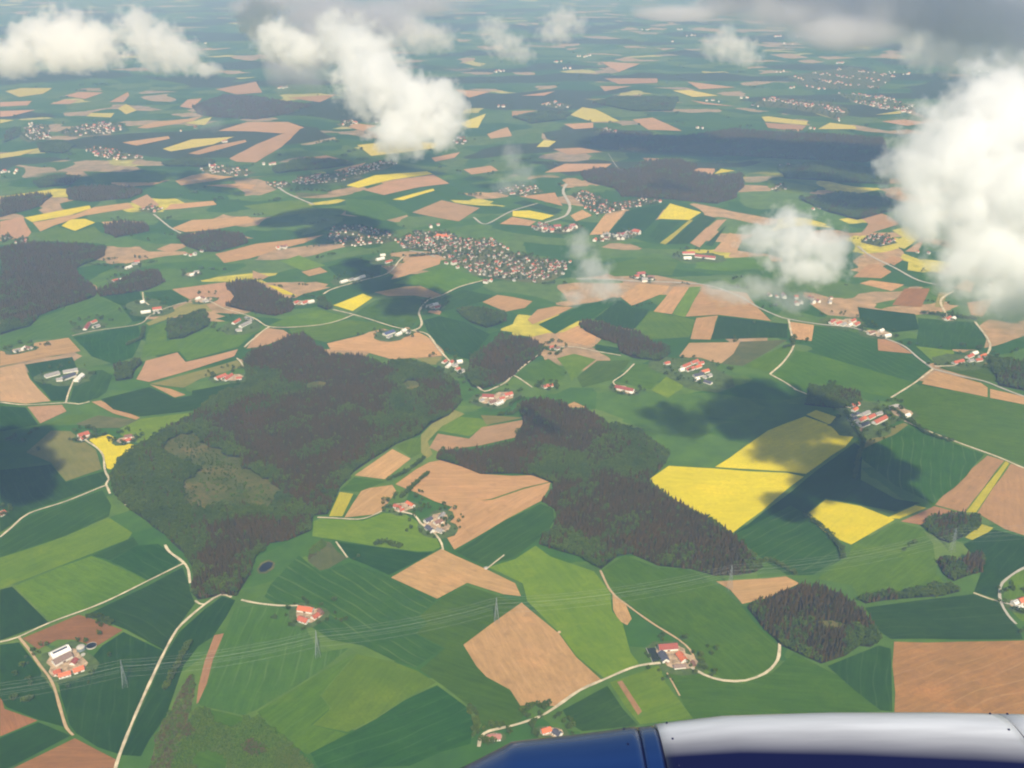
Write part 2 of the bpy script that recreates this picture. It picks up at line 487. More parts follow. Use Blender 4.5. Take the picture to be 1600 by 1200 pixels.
# woods: name | outline ; conifer stands and clearings listed separately
WOODS = """
large mixed wood with a long clearing|172 748 185 722 210 702 240 687 270 667 310 642 345 617 385 602 380 565 395 550 420 545 450 528 475 523 500 545 515 557 560 558 605 575 612 567 640 565 665 572 690 580 718 603 720 630 700 650 670 665 655 680 620 694 580 719 552 739 531 763 512 804 490 806 485 830 450 845 420 850 400 870 390 900 370 932 350 930 310 938 302 930 302 890 290 868 270 850 240 825 197 792 178 772
long wood behind the big yellow rape field|682 718 692 706 760 704 805 694 817 664 807 636 835 626 873 630 890 642 915 642 950 665 1000 675 1020 693 1045 708 1030 735 1013 752 1030 768 1065 790 1110 815 1148 840 1193 886 1180 895 1115 900 1080 890 1030 885 985 866 965 870 939 890 905 870 842 850 862 830 870 812 868 797 849 785 866 757 832 743 750 741 720 729
dark spruce wood by the hamlet road|735 560 760 545 783 524 800 527 837 535 850 545 845 555 805 585 780 600 755 608 737 605 727 590 735 575
narrow wood beside the rounded tan field|905 507 935 504 960 514 1000 522 1020 538 1043 543 1048 552 1030 565 990 560 970 552 965 538 935 528 915 518
oblong spruce wood behind the pale road bend|353 447 375 440 400 441 433 460 458 475 455 487 430 494 407 491 375 484 352 478 368 466
leafy copse beside the small yellow field|497 466 510 470 519 482 510 485 496 479
square wood above the grey-roofed farms|260 503 280 500 317 487 323 499 326 510 287 529 265 531 260 517
leafy dell at the edge of the tan field|178 572 217 563 222 568 206 592 181 596
wide dark wood at the left edge|0 390 30 384 70 381 120 384 165 388 160 402 117 422 132 439 150 452 148 464 60 494 48 510 0 524
dark wood beside the small tan field on the left|152 456 180 443 215 427 250 425 257 441 230 454 185 461 156 464
square wood beneath the yellow strips|161 355 187 348 230 352 232 362 180 372 164 365
oval wood between long tan strips|276 372 330 363 380 368 387 380 340 394 315 394 290 385
shaded wood behind the tan corner field|106 297 150 292 200 294 224 301 200 311 140 316 106 312
wood on the left edge near the first yellow strip|0 312 40 306 84 305 60 324 0 340
small wood near the left edge villages|51 287 80 277 128 277 110 289 61 294
far wood beyond the ribbon fields|301 167 350 150 400 152 460 162 486 166 450 179 400 187 340 184 310 179
shaded wood behind the white village|426 263 470 249 530 252 553 258 510 264 430 271
small shaded wood beside the church village|251 256 300 249 338 253 320 261 261 261
large wood behind the red village|906 272 930 265 980 268 1010 253 1060 251 1090 262 1082 269 1120 277 1160 273 1163 286 1150 309 1120 319 1050 312 1000 309 970 308 960 295 920 285
broad far wood under the cloud shadow|921 226 940 208 990 210 1060 217 1150 203 1200 208 1300 212 1380 217 1388 245 1350 254 1250 249 1150 244 1080 239 1000 237 950 234
far wood left of the big cloud|1216 262 1300 253 1385 272 1388 289 1300 284 1226 279
wood behind the small fluffy cloud|1251 312 1320 303 1388 312 1398 329 1340 344 1290 330
round spruce wood with a small clearing|1167 950 1200 940 1253 918 1283 918 1313 932 1337 947 1350 962 1368 985 1373 1003 1360 1012 1343 1010 1320 1026 1283 1038 1257 1026 1222 1010 1192 982
leafy copse by the brown strip fields|1443 822 1467 808 1500 805 1530 813 1532 821 1507 839 1483 849 1468 844
dark copse beside the curved lane|1464 878 1475 872 1500 878 1530 866 1539 877 1534 894 1510 901 1490 909 1476 899
tree belt above the dark green meadow|1342 938 1380 929 1440 924 1490 918 1499 925 1440 934 1352 944
shaded leafy slope at the right edge|1546 563 1620 568 1620 616 1560 603
leafy grove behind the big farm village|1262 608 1300 606 1344 617 1338 638 1300 638 1256 633
low leafy wood beside the valley road|714 487 750 483 787 490 793 501 760 513 736 505
far wood below the pale yellow strips|801 184 850 175 893 178 880 187 830 194
far wood beneath the pale yellow strip|926 162 960 152 1060 153 1050 174 990 174
far wood beside the left tan plots|10 205 30 200 28 215 5 225
wood behind the far left villages|60 225 90 222 120 228 100 240 62 238
"""
CONIFER = """
380 560 395 545 450 522 475 517 500 540 605 570 618 600 610 620 590 640 600 655 580 645 540 640 500 650 480 640 470 600 440 590 400 580
395 625 470 618 500 650 580 650 590 690 560 720 540 740 510 803 485 806 470 790 450 750 420 730 380 720 370 690 325 672 350 640
300 838 330 818 380 815 440 815 487 820 450 848 410 852 390 880 372 935 308 940 300 920 310 880 330 860
655 600 690 590 722 620 700 650 670 650
805 620 835 615 890 632 955 660 935 690 930 708 880 708 830 702 800 722 790 690 812 660
685 700 805 692 842 718 832 745 750 745 720 730 685 716
845 770 880 752 950 742 1000 755 1032 772 1110 812 1152 838 1197 888 1115 903 1030 888 985 868 965 873 948 870 925 840 880 832 843 792
750 520 860 520 860 560 790 600 760 600 750 570
890 490 1045 530 1040 550 985 560 960 540 900 520
340 430 470 430 470 500 340 500
0 370 130 370 180 395 120 420 160 460 40 505 0 505
150 415 260 415 260 465 150 470
155 340 240 340 240 375 155 375
270 355 390 355 390 400 270 400
90 280 230 280 230 320 90 320
0 300 90 300 90 345 0 345
295 145 490 145 490 190 295 190
900 240 1165 240 1165 325 960 315 900 290
915 200 1395 200 1395 256 915 256
1165 905 1290 900 1345 945 1362 985 1330 1005 1283 1042 1220 1012 1165 950
1495 860 1545 860 1540 900 1510 905 1500 890
1460 870 1482 875 1490 912 1470 900
"""
CLEARING = """
OM 262 690 283 678 305 676 322 694 350 704 378 716 392 735 425 750 445 770 440 788 418 797 380 790 350 786 318 800 284 784 286 768 306 746 316 736 298 722 270 716
OM 1265 976 1300 970 1322 977 1292 986
OM 480 600 500 596 510 604 490 612
OM 630 600 650 596 655 608 640 615
"""
SCRUB = """
rough reddish scrub strip along the hollow|300 1055 292 1062 268 1110 245 1150 235 1204 263 1204 284 1150 297 1110 305 1072|R
bright green thicket in the bottom corner|266 1204 290 1130 310 1107 345 1113 385 1123 407 1122 470 1177 493 1204|G
bushes in the old clearing|300 720 330 735 312 752 295 774 320 788 350 778 380 782 425 788 420 755 385 738 345 710|S
bushes on the oval rough patch|482 876 486 858 500 846 512 848 500 862|G
"""
# hedges: x y x y ... | label
HEDGES = """
605 752 630 742 650 729 664 716|hedge between two tan fields behind the orchard farm
628 778 645 762 670 741|short hedge running up the largest tan field
588 852 606 850 628 858|clump of bushes in the meadow below the orchard farm
733 1107 742 1120 745 1135 742 1155|row of leafy trees beside the dark green field near the engine
1185 880 1205 878 1225 888 1245 900|bushes at the tip of the long wood
1320 645 1350 690 1340 720 1335 750|dark trees along the shaded stream
1255 805 1290 830 1315 860 1318 875|dark trees in a line beside the lower yellow field
1395 640 1420 660 1450 680 1490 692|roadside trees behind the striped dark green field
140 965 160 970 175 978|overgrown hedge on the brown field above the silo farm
820 1110 838 1106 860 1103|leafy trees beside the road below the ploughed field
35 1098 52 1094|bushes by the left edge below the power line
260 1078 275 1045 297 1005|low bushes beside the green strip
1225 545 1240 540 1236 530|trees at the bend of the mid road
780 650 800 648 812 640|bushes along the tan plot beside the wood
200 540 222 530 225 512|trees along the dell above the wood
805 405 830 400|trees at the village edge
1305 285 1340 283 1390 288|distant tree line
640 402 690 398|trees along the tan field by the town
1440 490 1500 497 1530 500|tree line beside the far right farm
"""
TREES = """
1083 1022 1079 1043 1098 1037 1101 1047 1095 1028 1067 999 1035 1002 1087 1052 1112 1058 534 974 480 944 500 946 430 968
690 815 697 822 702 812 688 798 650 778 660 783 668 790 640 768 655 770 672 795 610 795 625 795
180 690 205 692 215 686 148 682 156 684 165 680 118 690 25 1092 45 1097
835 1150 828 1120 850 1110 815 1115 880 1130 888 1138 740 1128 735 1117
1150 535 1147 530 1180 505 1240 528 1262 533 1300 600 1270 605 1065 560 1075 580 1060 595 1040 585 1045 575 1095 600
855 610 870 608 840 605 845 600 868 545 875 552 860 555 870 556 850 545
790 612 810 625 800 632 745 620 720 590 728 598 735 610 742 600
560 872 1420 855 1412 862 1430 850 1580 915 1600 960 1605 985 1595 990 1570 925
150 968 157 972 166 976 60 705 35 690 45 680 25 683 55 672 12 690
75 540 15 543 45 545 335 590 345 597 365 580 385 590 100 595
1350 675 1372 680 1385 675 1410 640 1390 640 1330 650 1310 640 1360 690 1375 685 1530 545 1535 560 1500 570 1480 570 1545 560
710 560 700 550 690 580 715 565 595 520 640 520 230 470 215 475 255 475 160 500
"""
# lanes, tracks and roads: width in metres | points | surface
ROADS = """
4.2|0 840 18 825 45 803 100 785 140 769 157 762 166 759|pale
4|172 772 168 762 166 757 171 748|pale
4|171 749 164 735 161 712 150 699 136 690 129 683|pale
3.6|195 789 220 797 245 812 265 827|pale
4.6|258 852 265 863 285 878 294 890 297 912|pale
3.4|0 1004 27 997 80 973 160 943 232 908 287 881|pale
4|30 997 45 1015 62 1040 75 1056 85 1075 95 1110 104 1138 115 1150|dirt
4.4|180 1204 187 1180 213 1115 247 1040 270 995 285 975 320 945 345 930 362 934|pale
3.5|305 939 312 944 320 945|pale
4|377 938 400 943 437 947 466 947|pale
3.4|496 809 520 810 560 812 580 807 597 799|pale
4.2|620 799 647 805 657 818 680 835 690 850 692 860|pale
2.6|760 890 775 878 788 868|pale
4.8|748 1168 752 1152 765 1143 800 1135 840 1122 868 1106 905 1080 943 1063 985 1045 1010 1039 1032 1037|pale
4.6|1075 1040 1100 1055 1130 1064 1165 1064 1195 1053 1211 1038 1217 1025 1218 1006|pale
3.6|938 892 955 925 985 950 1020 975 1060 1000 1078 1016 1085 1030|dirt
2.4|1042 1052 1050 1066 1062 1088|dirt
4.6|1640 875 1600 888 1573 905 1563 918 1563 940 1575 962 1588 976|grey
3.6|1521 927 1545 936 1563 941|pale
3|1563 942 1585 946 1605 950|grey
4.4|370 560 376 566 382 575|pale
5|382 543 390 535 400 527 410 518 421 511|pale
4.4|385 493 400 499 410 506 421 511 450 512 500 508 530 501 553 492|pale
4.4|520 484 553 492 580 500 615 511 645 517|pale
6|645 517 655 513 659 506 657 497 655 487 668 470 690 462 720 448 762 437|pale
5.5|645 517 668 523 685 545 700 562 714 575|pale
6|505 460 520 452 560 440 600 430 615 420 622 410 632 400|pale
4|113 525 150 517 217 507 235 493 265 480 300 470 320 468 350 482 385 493|pale
4|0 629 40 633 103 630 123 632 140 628|pale
4|103 630 107 615 113 600 122 580|pale
4|223 457 225 470 233 477|pale
5|744 603 757 612 772 607 790 598 802 586 825 567 846 551|pale
4|802 587 812 592 832 606|pale
4.5|875 543 900 543 935 550 970 556|pale
4|991 569 975 585 958 597 963 603|pale
5|1232 499 1236 520 1240 540 1225 565 1203 585|pale
4.5|1203 585 1225 597 1245 610|pale
6|1160 465 1180 478 1210 492 1232 499 1280 507 1330 512 1370 525 1410 540 1435 560 1458 577|grey
5|1458 577 1430 598 1392 622|pale
5|1460 573 1492 572|pale
6|1523 503 1540 525 1547 540 1543 553 1535 557|pale
6|1458 577 1500 588 1540 597 1560 605 1600 620 1640 630|grey
5|1413 658 1440 670 1500 693 1560 715 1600 732 1640 745|pale
4|1240 608 1270 620 1297 630 1330 638|pale
8|900 436 950 437 1000 440 1060 442 1110 447 1160 465|grey
9|1340 385 1360 400 1400 420 1440 440 1500 450|grey
8|240 335 265 355 283 365|grey
12|885 288 880 300 890 320 888 332 878 340 840 352|grey
10|435 293 450 303 490 320|grey
8|680 402 660 395 640 392|grey
8|740 340 760 350 800 330 840 318|grey
7|1480 495 1470 470 1490 455|pale
3|525 847 543 872|pale
3|980 270 965 262 950 240|grey
"""
# farms: name ; then buildings x1 y1 x2 y2 width roof kind wallheight (ridge line as seen)
FARMS = """
#farm with the grey digester tank by the brown field
79 1023 107 1010 21 white barn 6
83 1034 110 1020 15 greybrown barn 6
83 1050 93 1046 11 red barn 5
91 1054 110 1049 11 orange farmhouse 5
114 1047 130 1041 12 orange barn 5
112 1036 118 1028 10 darkred barn 4
#lonely red farm below the old clearing
466 948 489 952 14 orange barn 5
467 964 481 969 13 red farmhouse 5
488 964 497 958 11 red barn 4
498 951 503 957 9 brown shed 4
#square red-roofed farm beside the lane above the engine
1029 1010 1058 1007 16 darkred barn 6
1034 1018 1041 1031 13 slate barn 5
1061 1019 1070 1031 13 orange farmhouse 5
1053 1040 1071 1038 9 greybrown shed 4
1082 1032 1085 1038 7 brown shed 3
#red-brown house on the road bend near the engine
762 1150 782 1149 12 redgrey farmhouse 5
#pair of houses beside the road near the engine
846 1141 860 1137 11 orange farmhouse 5
866 1140 876 1146 11 slate farmhouse 5
#white farm between the tan field and the bright meadow
664 813 674 808 12 slate barn 5
679 816 690 811 12 brown barn 5
667 821 676 828 12 slate farmhouse 6
683 825 692 829 10 grey farmhouse 5
687 808 693 800 9 grey shed 4
#orchard farm under trees
616 788 628 792 10 red farmhouse 5
636 783 646 789 10 orange barn 5
624 797 630 794 8 red shed 4
#red farm beside the small yellow field
122 680 138 675 16 red barn 6
126 685 133 682 11 red farmhouse 5
#red farm behind the small yellow field
189 689 204 685 12 red farmhouse 5
194 681 206 679 12 brown barn 5
#red farm at the wood edge
337 590 352 584 17 red barn 6
350 592 362 584 14 red barn 5
369 590 377 589 10 red farmhouse 5
#large grey farm in a green ring
70 587 92 581 15 grey barn 5
97 590 116 583 20 slate barn 6
118 593 128 584 15 white barn 6
98 580 121 576 12 grey barn 5
88 592 98 591 12 grey farmhouse 5
#hill farm on the striped green slope
132 513 139 504 13 darkred barn 5
142 503 150 500 12 red farmhouse 5
145 510 155 507 12 grey barn 5
#red and white farm row beside the lane
220 487 235 485 12 white barn 5
238 482 252 480 14 red barn 5
240 487 250 486 12 grey farmhouse 5
219 471 225 470 12 white shed 5
#grey hamlet beside the lane fork
364 504 374 498 12 red barn 5
375 509 391 501 13 grey barn 5
384 495 394 498 12 grey farmhouse 5
368 515 378 514 12 grey shed 4
#white hamlet on the tan hilltop
306 466 312 464 11 white farmhouse 5
315 463 321 465 11 brown barn 5
317 470 325 468 11 grey farmhouse 5
#tree-shaded farm at the left edge
22 548 30 545 11 grey farmhouse 5
33 545 39 541 11 white barn 5
40 541 48 543 11 brown barn 5
#blue-roofed farm on the big tan field
600 521 615 516 18 blue barn 6
619 522 626 519 13 white farmhouse 5
628 516 634 514 12 white farmhouse 5
636 519 640 517 11 grey shed 4
605 526 612 523 10 grey shed 4
#hamlet on the road bend beside the dark wood
692 565 697 562 11 red farmhouse 5
698 572 703 568 11 white farmhouse 5
703 566 707 563 11 red farmhouse 5
708 570 714 568 11 grey farmhouse 5
714 564 722 563 13 white barn 5
712 576 718 574 11 red farmhouse 5
717 580 724 577 12 grey barn 5
#hamlet below the dark wood
754 617 772 618 15 darkred barn 5
788 616 800 613 13 red barn 5
764 628 774 625 13 brown farmhouse 5
775 630 785 626 12 white farmhouse 5
780 622 788 620 10 red farmhouse 5
750 625 755 623 10 grey shed 4
#lone farmhouse on the light green slope
849 603 863 600 13 red farmhouse 5
#farm on the wood corner
858 542 868 540 12 red barn 5
868 544 874 542 11 brown farmhouse 5
#long red barn at the track end
962 603 990 609 15 darkred barn 6
984 612 990 612 8 white shed 3
#farm village beside the cloud shadow
1066 572 1078 567 13 red barn 5
1080 566 1090 562 13 red barn 5
1072 577 1084 573 14 red barn 5
1086 573 1095 570 12 orange farmhouse 5
1090 567 1099 565 11 red farmhouse 5
1062 577 1070 575 11 white farmhouse 5
1084 586 1098 583 15 slate barn 5
1096 580 1107 577 13 orange barn 5
1100 588 1111 584 12 grey barn 5
1085 592 1092 590 11 white farmhouse 5
1101 594 1112 598 13 slate barn 4
1038 567 1046 565 11 red farmhouse 5
#hamlet of red barns behind the yellow field
1331 632 1342 629 13 red barn 5
1333 640 1339 636 11 orange farmhouse 5
1330 648 1342 644 12 slate barn 5
1346 647 1358 642 13 grey farmhouse 5
1328 655 1338 651 12 slate barn 5
1342 656 1352 651 13 orange barn 5
1356 652 1366 647 13 red farmhouse 5
1366 659 1384 650 15 red barn 6
1368 646 1378 643 11 grey farmhouse 5
1345 664 1357 659 13 slate barn 5
1340 671 1348 669 11 brown shed 4
1333 662 1340 660 10 grey farmhouse 5
#house among trees behind the barn hamlet
1390 635 1404 632 12 grey farmhouse 5
1413 649 1421 646 12 white farmhouse 5
#red hamlet at the right road end
1490 566 1505 562 14 red barn 5
1511 557 1520 553 13 red barn 5
1519 551 1527 549 12 white farmhouse 5
1524 562 1534 560 13 red barn 5
1531 556 1540 553 12 orange farmhouse 5
1513 563 1521 561 11 grey shed 4
#white farm on the far right tree line
1478 498 1485 494 12 red farmhouse 5
1486 497 1492 495 12 white farmhouse 5
#red hamlet along the grey road
1297 503 1304 499 12 red farmhouse 5
1306 505 1314 502 12 red barn 5
1315 507 1321 504 12 grey farmhouse 5
1329 501 1336 498 12 red barn 5
1335 507 1342 503 12 red farmhouse 5
1326 507 1331 505 10 white farmhouse 5
#white houses on the grey road
1357 520 1366 517 12 brown farmhouse 5
1374 516 1380 514 11 white farmhouse 5
1382 524 1391 522 13 white barn 5
#white farm at the right edge lane
1583 941 1589 938 11 white farmhouse 5
1592 938 1602 934 13 orange barn 5
1590 948 1597 946 9 white shed 4
#red house at the left edge below the shade
-2 803 7 798 13 red farmhouse 5
#long red-roofed halls on the plain
1066 394 1085 394 18 red barn 6
1086 398 1118 402 20 darkred barn 6
1068 402 1080 402 14 white barn 5
#farm left of the small spruce wood
196 418 205 415 13 white barn 5
206 412 214 410 12 grey farmhouse 5
210 408 218 407 12 red farmhouse 5
#farm beneath the dark left wood
176 438 184 436 12 red farmhouse 5
185 436 193 435 12 white barn 5
#farm on the far lane
296 429 304 427 12 white farmhouse 5
303 424 311 423 12 grey barn 5
#red and white farm beside the copse
459 473 465 470 12 red barn 5
472 473 480 470 13 red barn 5
481 471 490 469 12 white farmhouse 5
#white row beside the road bend
532 440 542 437 13 white barn 5
545 437 552 434 12 grey farmhouse 5
553 436 561 433 12 white farmhouse 5
562 432 570 430 12 white farmhouse 5
#farm on the tan hill below the town
667 478 675 475 11 grey farmhouse 5
676 475 684 473 11 white farmhouse 5
679 480 686 478 11 red farmhouse 5
#hall in the middle of the large village
683 367 701 369 24 orange barn 7
#three houses above the tree-lined field
588 405 600 402 13 white barn 5
602 409 612 406 12 red farmhouse 5
594 398 602 397 12 white farmhouse 5
"""
# villages: name | count | outline
VILLAGES = """
large village in the valley|300|620 376 650 363 700 362 720 374 770 374 800 394 850 404 892 410 880 430 840 443 790 438 740 430 720 415 690 401 660 391 630 389
shaded end of the large village|62|510 373 520 356 560 352 610 362 620 376 600 381 540 386
red-roofed village on the slope|120|893 306 910 299 930 305 955 318 1000 311 1042 314 1000 323 960 331 935 336 915 326
works and sheds by the grey road|26|828 356 850 350 880 356 905 350 910 356 880 366 845 363
row of halls beside the plain|20|925 376 940 368 985 360 1000 366 985 374 940 378
small village under the wisp|26|775 300 800 290 835 290 850 300 820 307 790 305
strung-out village below the main cloud|95|455 286 470 276 520 272 560 262 610 250 622 258 570 272 530 286 480 289
small white village on the road|12|415 287 450 283 455 292 430 296
church village beyond the tan fields|26|310 266 335 258 370 262 400 270 380 276 330 273
scattered village left of the ribbon fields|40|130 233 160 230 200 240 226 248 190 251 150 244
far village in two rows|62|90 206 130 196 190 192 196 203 150 212 110 214
far village at the left edge|42|30 211 50 196 75 196 80 216 45 223
far orange village right of the haze|64|1170 166 1200 153 1250 155 1300 160 1330 175 1310 190 1280 179 1230 170
far town near the right cloud|70|1310 146 1380 150 1420 165 1430 172 1380 171 1330 160
red hamlet left of the big cloud|16|1345 379 1360 366 1390 370 1402 380 1375 386
white works along the plain|14|983 434 1000 430 1026 437 1016 443
hamlet near the bright meadow|8|1203 295 1222 288 1230 296 1212 300
far hamlet by the pale yellow field|16|842 166 865 158 895 165 880 172
hamlet right of the main cloud|12|706 222 720 214 733 220 720 227
far houses on the light slope|12|525 195 545 188 560 192 545 199
houses at the far wood edge|12|925 207 945 199 968 205 950 210
far scattered town|70|1230 120 1330 105 1400 120 1370 140 1260 140
hamlet at the left tan fields|10|0 372 14 366 22 372 5 380
hamlet under the wood corner|9|22 378 38 371 46 376 32 384
small hamlet on the lane|9|215 330 232 322 256 326 240 334
"""
# ================================================================== materials of the place
FM = {
 "G0": field_mat("crop_deep_green", (.014,.048,.002), (.018,.062,.003), .15, .4, .15, (.05,.09,.02)),  # darkest crop green; on the band beside the rape it paints in cloud shade
 "G1": field_mat("crop_blue_green", (.018,.060,.003), (.030,.080,.004), .25, .5, .5, (.06,.12,.03)),
 "GT": field_mat("crop_striped_green", (.024,.078,.005), (.036,.100,.006), .1, .45, .8, (.09,.15,.04)),
 "G2": field_mat("crop_green", (.058,.124,.002), (.090,.158,.003), .25, .5, .5, (.08,.15,.03)),
 "G2b": field_mat("crop_fresh_green", (.046,.108,.000), (.068,.134,.001), .10, .55, .4, (.07,.15,.03)),
 "GS": field_mat("crop_lined_green", (.028,.086,.006), (.046,.108,.008), .05, .4, .6, (.13,.20,.05)),
 "GP": field_mat("crop_pale_green", (.050,.116,.010), (.070,.142,.012), .1, .4, .5, (.13,.20,.06)),
 "G3": field_mat("meadow", (.098,.176,.004), (.138,.205,.006), .2, .5, .15, (.12,.2,.04), .08),
 "O": field_mat("stubble_olive", (.20,.20,.045), (.24,.20,.055), .2, .5, 0, till=.12),
 "O2": field_mat("rough_grass", (.10,.125,.035), (.15,.14,.05), .2, .7, 0, till=.06),
 "OM": field_mat("clearing_grass", (.080,.110,.018), (.17,.135,.045), .12, .9, 0, till=.04),
 "T": field_mat("dry_soil", (.44,.255,.105), (.475,.275,.118), .12, .5, .2, (.62,.40,.22), .16, .5),
 "T2": field_mat("dry_soil_pinkish", (.40,.24,.122), (.44,.26,.132), .15, .4, .1, (.55,.36,.2), .10, .3),
 "B": field_mat("damp_soil", (.24,.11,.036), (.285,.13,.048), .15, .4, .2, (.36,.19,.08), .14, .3),
 "B2": field_mat("soil_brown", (.335,.178,.080), (.38,.205,.092), .12, .4, .1, (.45,.27,.13), .12, .3),
 "BG": field_mat("soil_rolled", (.32,.162,.052), (.37,.187,.057), .02, .6, .5, (.42,.25,.11), .10, .35),
 "Y": field_mat("rape_bloom", (.60,.49,.006), (.68,.55,.008), .06, .3, .35, (.45,.38,.01), .06),
 "YP": field_mat("rape_bloom_far", (.50,.43,.07), (.52,.44,.10), .15, .3, 0, till=.06),
 "YO": field_mat("rape_thin", (.36,.33,.02), (.42,.36,.02), .1, .4, 0, till=.1),
}
FDESC = {"G0":("very dark green","crop"),"G1":("dark blue-green","crop"),"GT":("striped dark green","crop"),"G2":("green","crop"),
 "G2b":("fresh green","crop"),"GS":("lined green","crop"),"GP":("pale striped green","crop"),"G3":("light green","meadow"),
 "O":("olive stubble","stubble"),"O2":("rough olive grass","grassland"),"OM":("grassy","clearing"),"T":("dry tan","ploughed"),
 "T2":("pinkish tan","ploughed"),"B":("damp brown","ploughed"),"B2":("brown","ploughed"),"BG":("smooth brown","ploughed"),
 "Y":("bright yellow","rape"),"YP":("pale yellow","rape"),"YO":("thin olive-yellow","rape")}

def noise_y(nt, y, pos):
    a = N(nt, "ShaderNodeMath", operation="MULTIPLY_ADD"); nt.links.new(noise(nt, pos, .002, 2), a.inputs[0])
    a.inputs[1].default_value = 900; nt.links.new(y, a.inputs[2]); return a.outputs[0]

def ground_mat():
    """grassland with a patchwork of further fields that are too far to survey one by one"""
    m, nt, out = new_mat("countryside")
    g = N(nt, "ShaderNodeNewGeometry"); pos = g.outputs["Position"]
    warp = N(nt, "ShaderNodeVectorMath", operation="MULTIPLY_ADD")
    nz = nt.nodes.new("ShaderNodeTexNoise"); nz.inputs["Scale"].default_value = .0011; nz.inputs["Detail"].default_value = 2
    nt.links.new(pos, nz.inputs["Vector"])
    nt.links.new(nz.outputs["Color"], warp.inputs[0]); warp.inputs[1].default_value = (900, 900, 0)
    nt.links.new(pos, warp.inputs[2])
    def cells(scale, rot, rnd=1.0):
        v = nt.nodes.new("ShaderNodeTexVoronoi"); v.voronoi_dimensions = "2D"; v.distance = "CHEBYCHEV"
        v.inputs["Scale"].default_value = 1; v.inputs["Randomness"].default_value = rnd
        nt.links.new(mapping(nt, warp.outputs[0], scale, rot), v.inputs["Vector"])
        s = N(nt, "ShaderNodeSeparateColor"); nt.links.new(v.outputs["Color"], s.inputs[0])
        return s.outputs
    def ramp(v, stops):
        r = nt.nodes.new("ShaderNodeValToRGB"); r.color_ramp.interpolation = "CONSTANT"
        while len(r.color_ramp.elements) < len(stops): r.color_ramp.elements.new(0.5)
        for e, (p, c) in zip(r.color_ramp.elements, stops): e.position = p; e.color = (*c, 1)
        nt.links.new(v, r.inputs[0]); return r.outputs[0]
    near = ramp(cells((1/260, 1/150, 1), .35)[0], [(0,(.062,.138,.012)),(.28,(.084,.160,.016)),(.55,(.108,.182,.020)),(.75,(.046,.122,.010)),(.9,(.135,.200,.030))])
    mid = ramp(cells((1/215, 1/125, 1), .2)[0], [(0,(.036,.096,.008)),(.2,(.090,.165,.018)),(.36,(.056,.130,.010)),(.52,(.47,.29,.15)),(.63,(.105,.170,.03)),(.78,(.036,.098,.010)),(.90,(.42,.27,.15)),(.96,(.58,.49,.05))])
    c = cells((1/215, 1/165, 1), -.25); c2 = cells((1/800, 1/420, 1), .5)
    far = ramp(c[0], [(0,(.034,.085,.018)),(.2,(.080,.140,.026)),(.42,(.045,.105,.020)),(.62,(.38,.27,.17)),(.69,(.100,.150,.03)),(.82,(.33,.24,.16)),(.87,(.055,.115,.02)),(.98,(.44,.40,.12))])
    wood = maprange(nt, c2[1], .70, .71)
    far = mix(nt, wood, far, (.040,.042,.016))
    sx = N(nt, "ShaderNodeSeparateXYZ"); nt.links.new(pos, sx.inputs[0])
    yy = noise_y(nt, sx.outputs[1], pos)
    col = mix(nt, maprange(nt, yy, 3150, 3200), near, mid)
    col = mix(nt, maprange(nt, yy, 5600, 5700), col, far)
    n1 = noise(nt, pos, .02, 5, .6)
    col = mix(nt, maprange(nt, n1, .3, .7, 0, .5), col, (.02,.06,.015))
    diffuse(nt, out, col, .95)
    return m

M = {
 "pale": plain_mat("gravel_lane", (.60,.51,.35), .18, .05, .9, 0, .6),
 "dirt": plain_mat("dirt_track", (.46,.32,.18), .12, .1, .95, 0, .4),
 "grey": plain_mat("asphalt_lane", (.40,.37,.31), .08, .1, .9, 0, .3),
 "yard": plain_mat("farm_yard", (.50,.36,.23), .25, .1, .95, 0, .6),
 "yardgrass": plain_mat("yard_grass", (.085,.125,.032), .2, .06, .95, 0, .5),
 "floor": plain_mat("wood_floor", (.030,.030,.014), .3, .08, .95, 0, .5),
 "wall": plain_mat("lime_render", (.74,.71,.64), .05, .3, .9, .1, .3, .06),
 "wood": plain_mat("barn_boards", (.20,.12,.07), .2, .6, .9, .05, .4, .15),
 "window": plain_mat("window_glass", (.05,.06,.08), .1, .5, .25, .5),
 "door": plain_mat("barn_door_wood", (.16,.09,.05), .2, .5, .8, .1),
 "steel": plain_mat("galvanised_steel", (.26,.29,.29), .08, .3, .6, .3, .3),
 "cable": plain_mat("aluminium_cable", (.40,.43,.41), .05, .1, .5, .4, .3),
 "solar": plain_mat("solar_panel", (.035,.045,.085), .1, .4, .3, .5, .3),
 "slurry": plain_mat("slurry", (.012,.014,.016), .2, .2, .35, .3),
 "concrete": plain_mat("concrete", (.46,.43,.38), .12, .4, .9, .1, .4),
 "tank": plain_mat("tank_cladding", (.12,.15,.15), .15, .4, .6, .3, .3),
 "dark_top": plain_mat("dark_matt", (.022,.028,.020), .2, .1, .7, .2, .4),
 "bark": plain_mat("bark", (.10,.065,.045), .2, .8, .95, 0),
}
ROOF = {"red":(.42,.115,.065),"orange":(.56,.155,.07),"darkred":(.30,.085,.065),"redgrey":(.34,.15,.12),"brown":(.22,.12,.085),
 "greybrown":(.24,.17,.14),"grey":(.30,.28,.27),"slate":(.085,.085,.11),"blue":(.075,.09,.17),"white":(.74,.71,.66)}
for k, c in ROOF.items(): M["roof_" + k] = plain_mat("roof_" + k, c, .14, .5, .8, .1, .4, .08)
M["spruce"] = tree_mat("spruce_needles", (.074,.046,.009), (.042,.043,.008), (.090,.053,.010))
M["leaf"] = tree_mat("leaves", (.070,.112,.006), (.105,.140,.009), (.040,.072,.006))
M["shrub_G"] = tree_mat("shrub_leaves", (.078,.155,.008), (.115,.180,.012), (.11,.13,.025))
M["shrub_R"] = tree_mat("shrub_twigs", (.125,.085,.035), (.080,.100,.022), (.15,.085,.04))

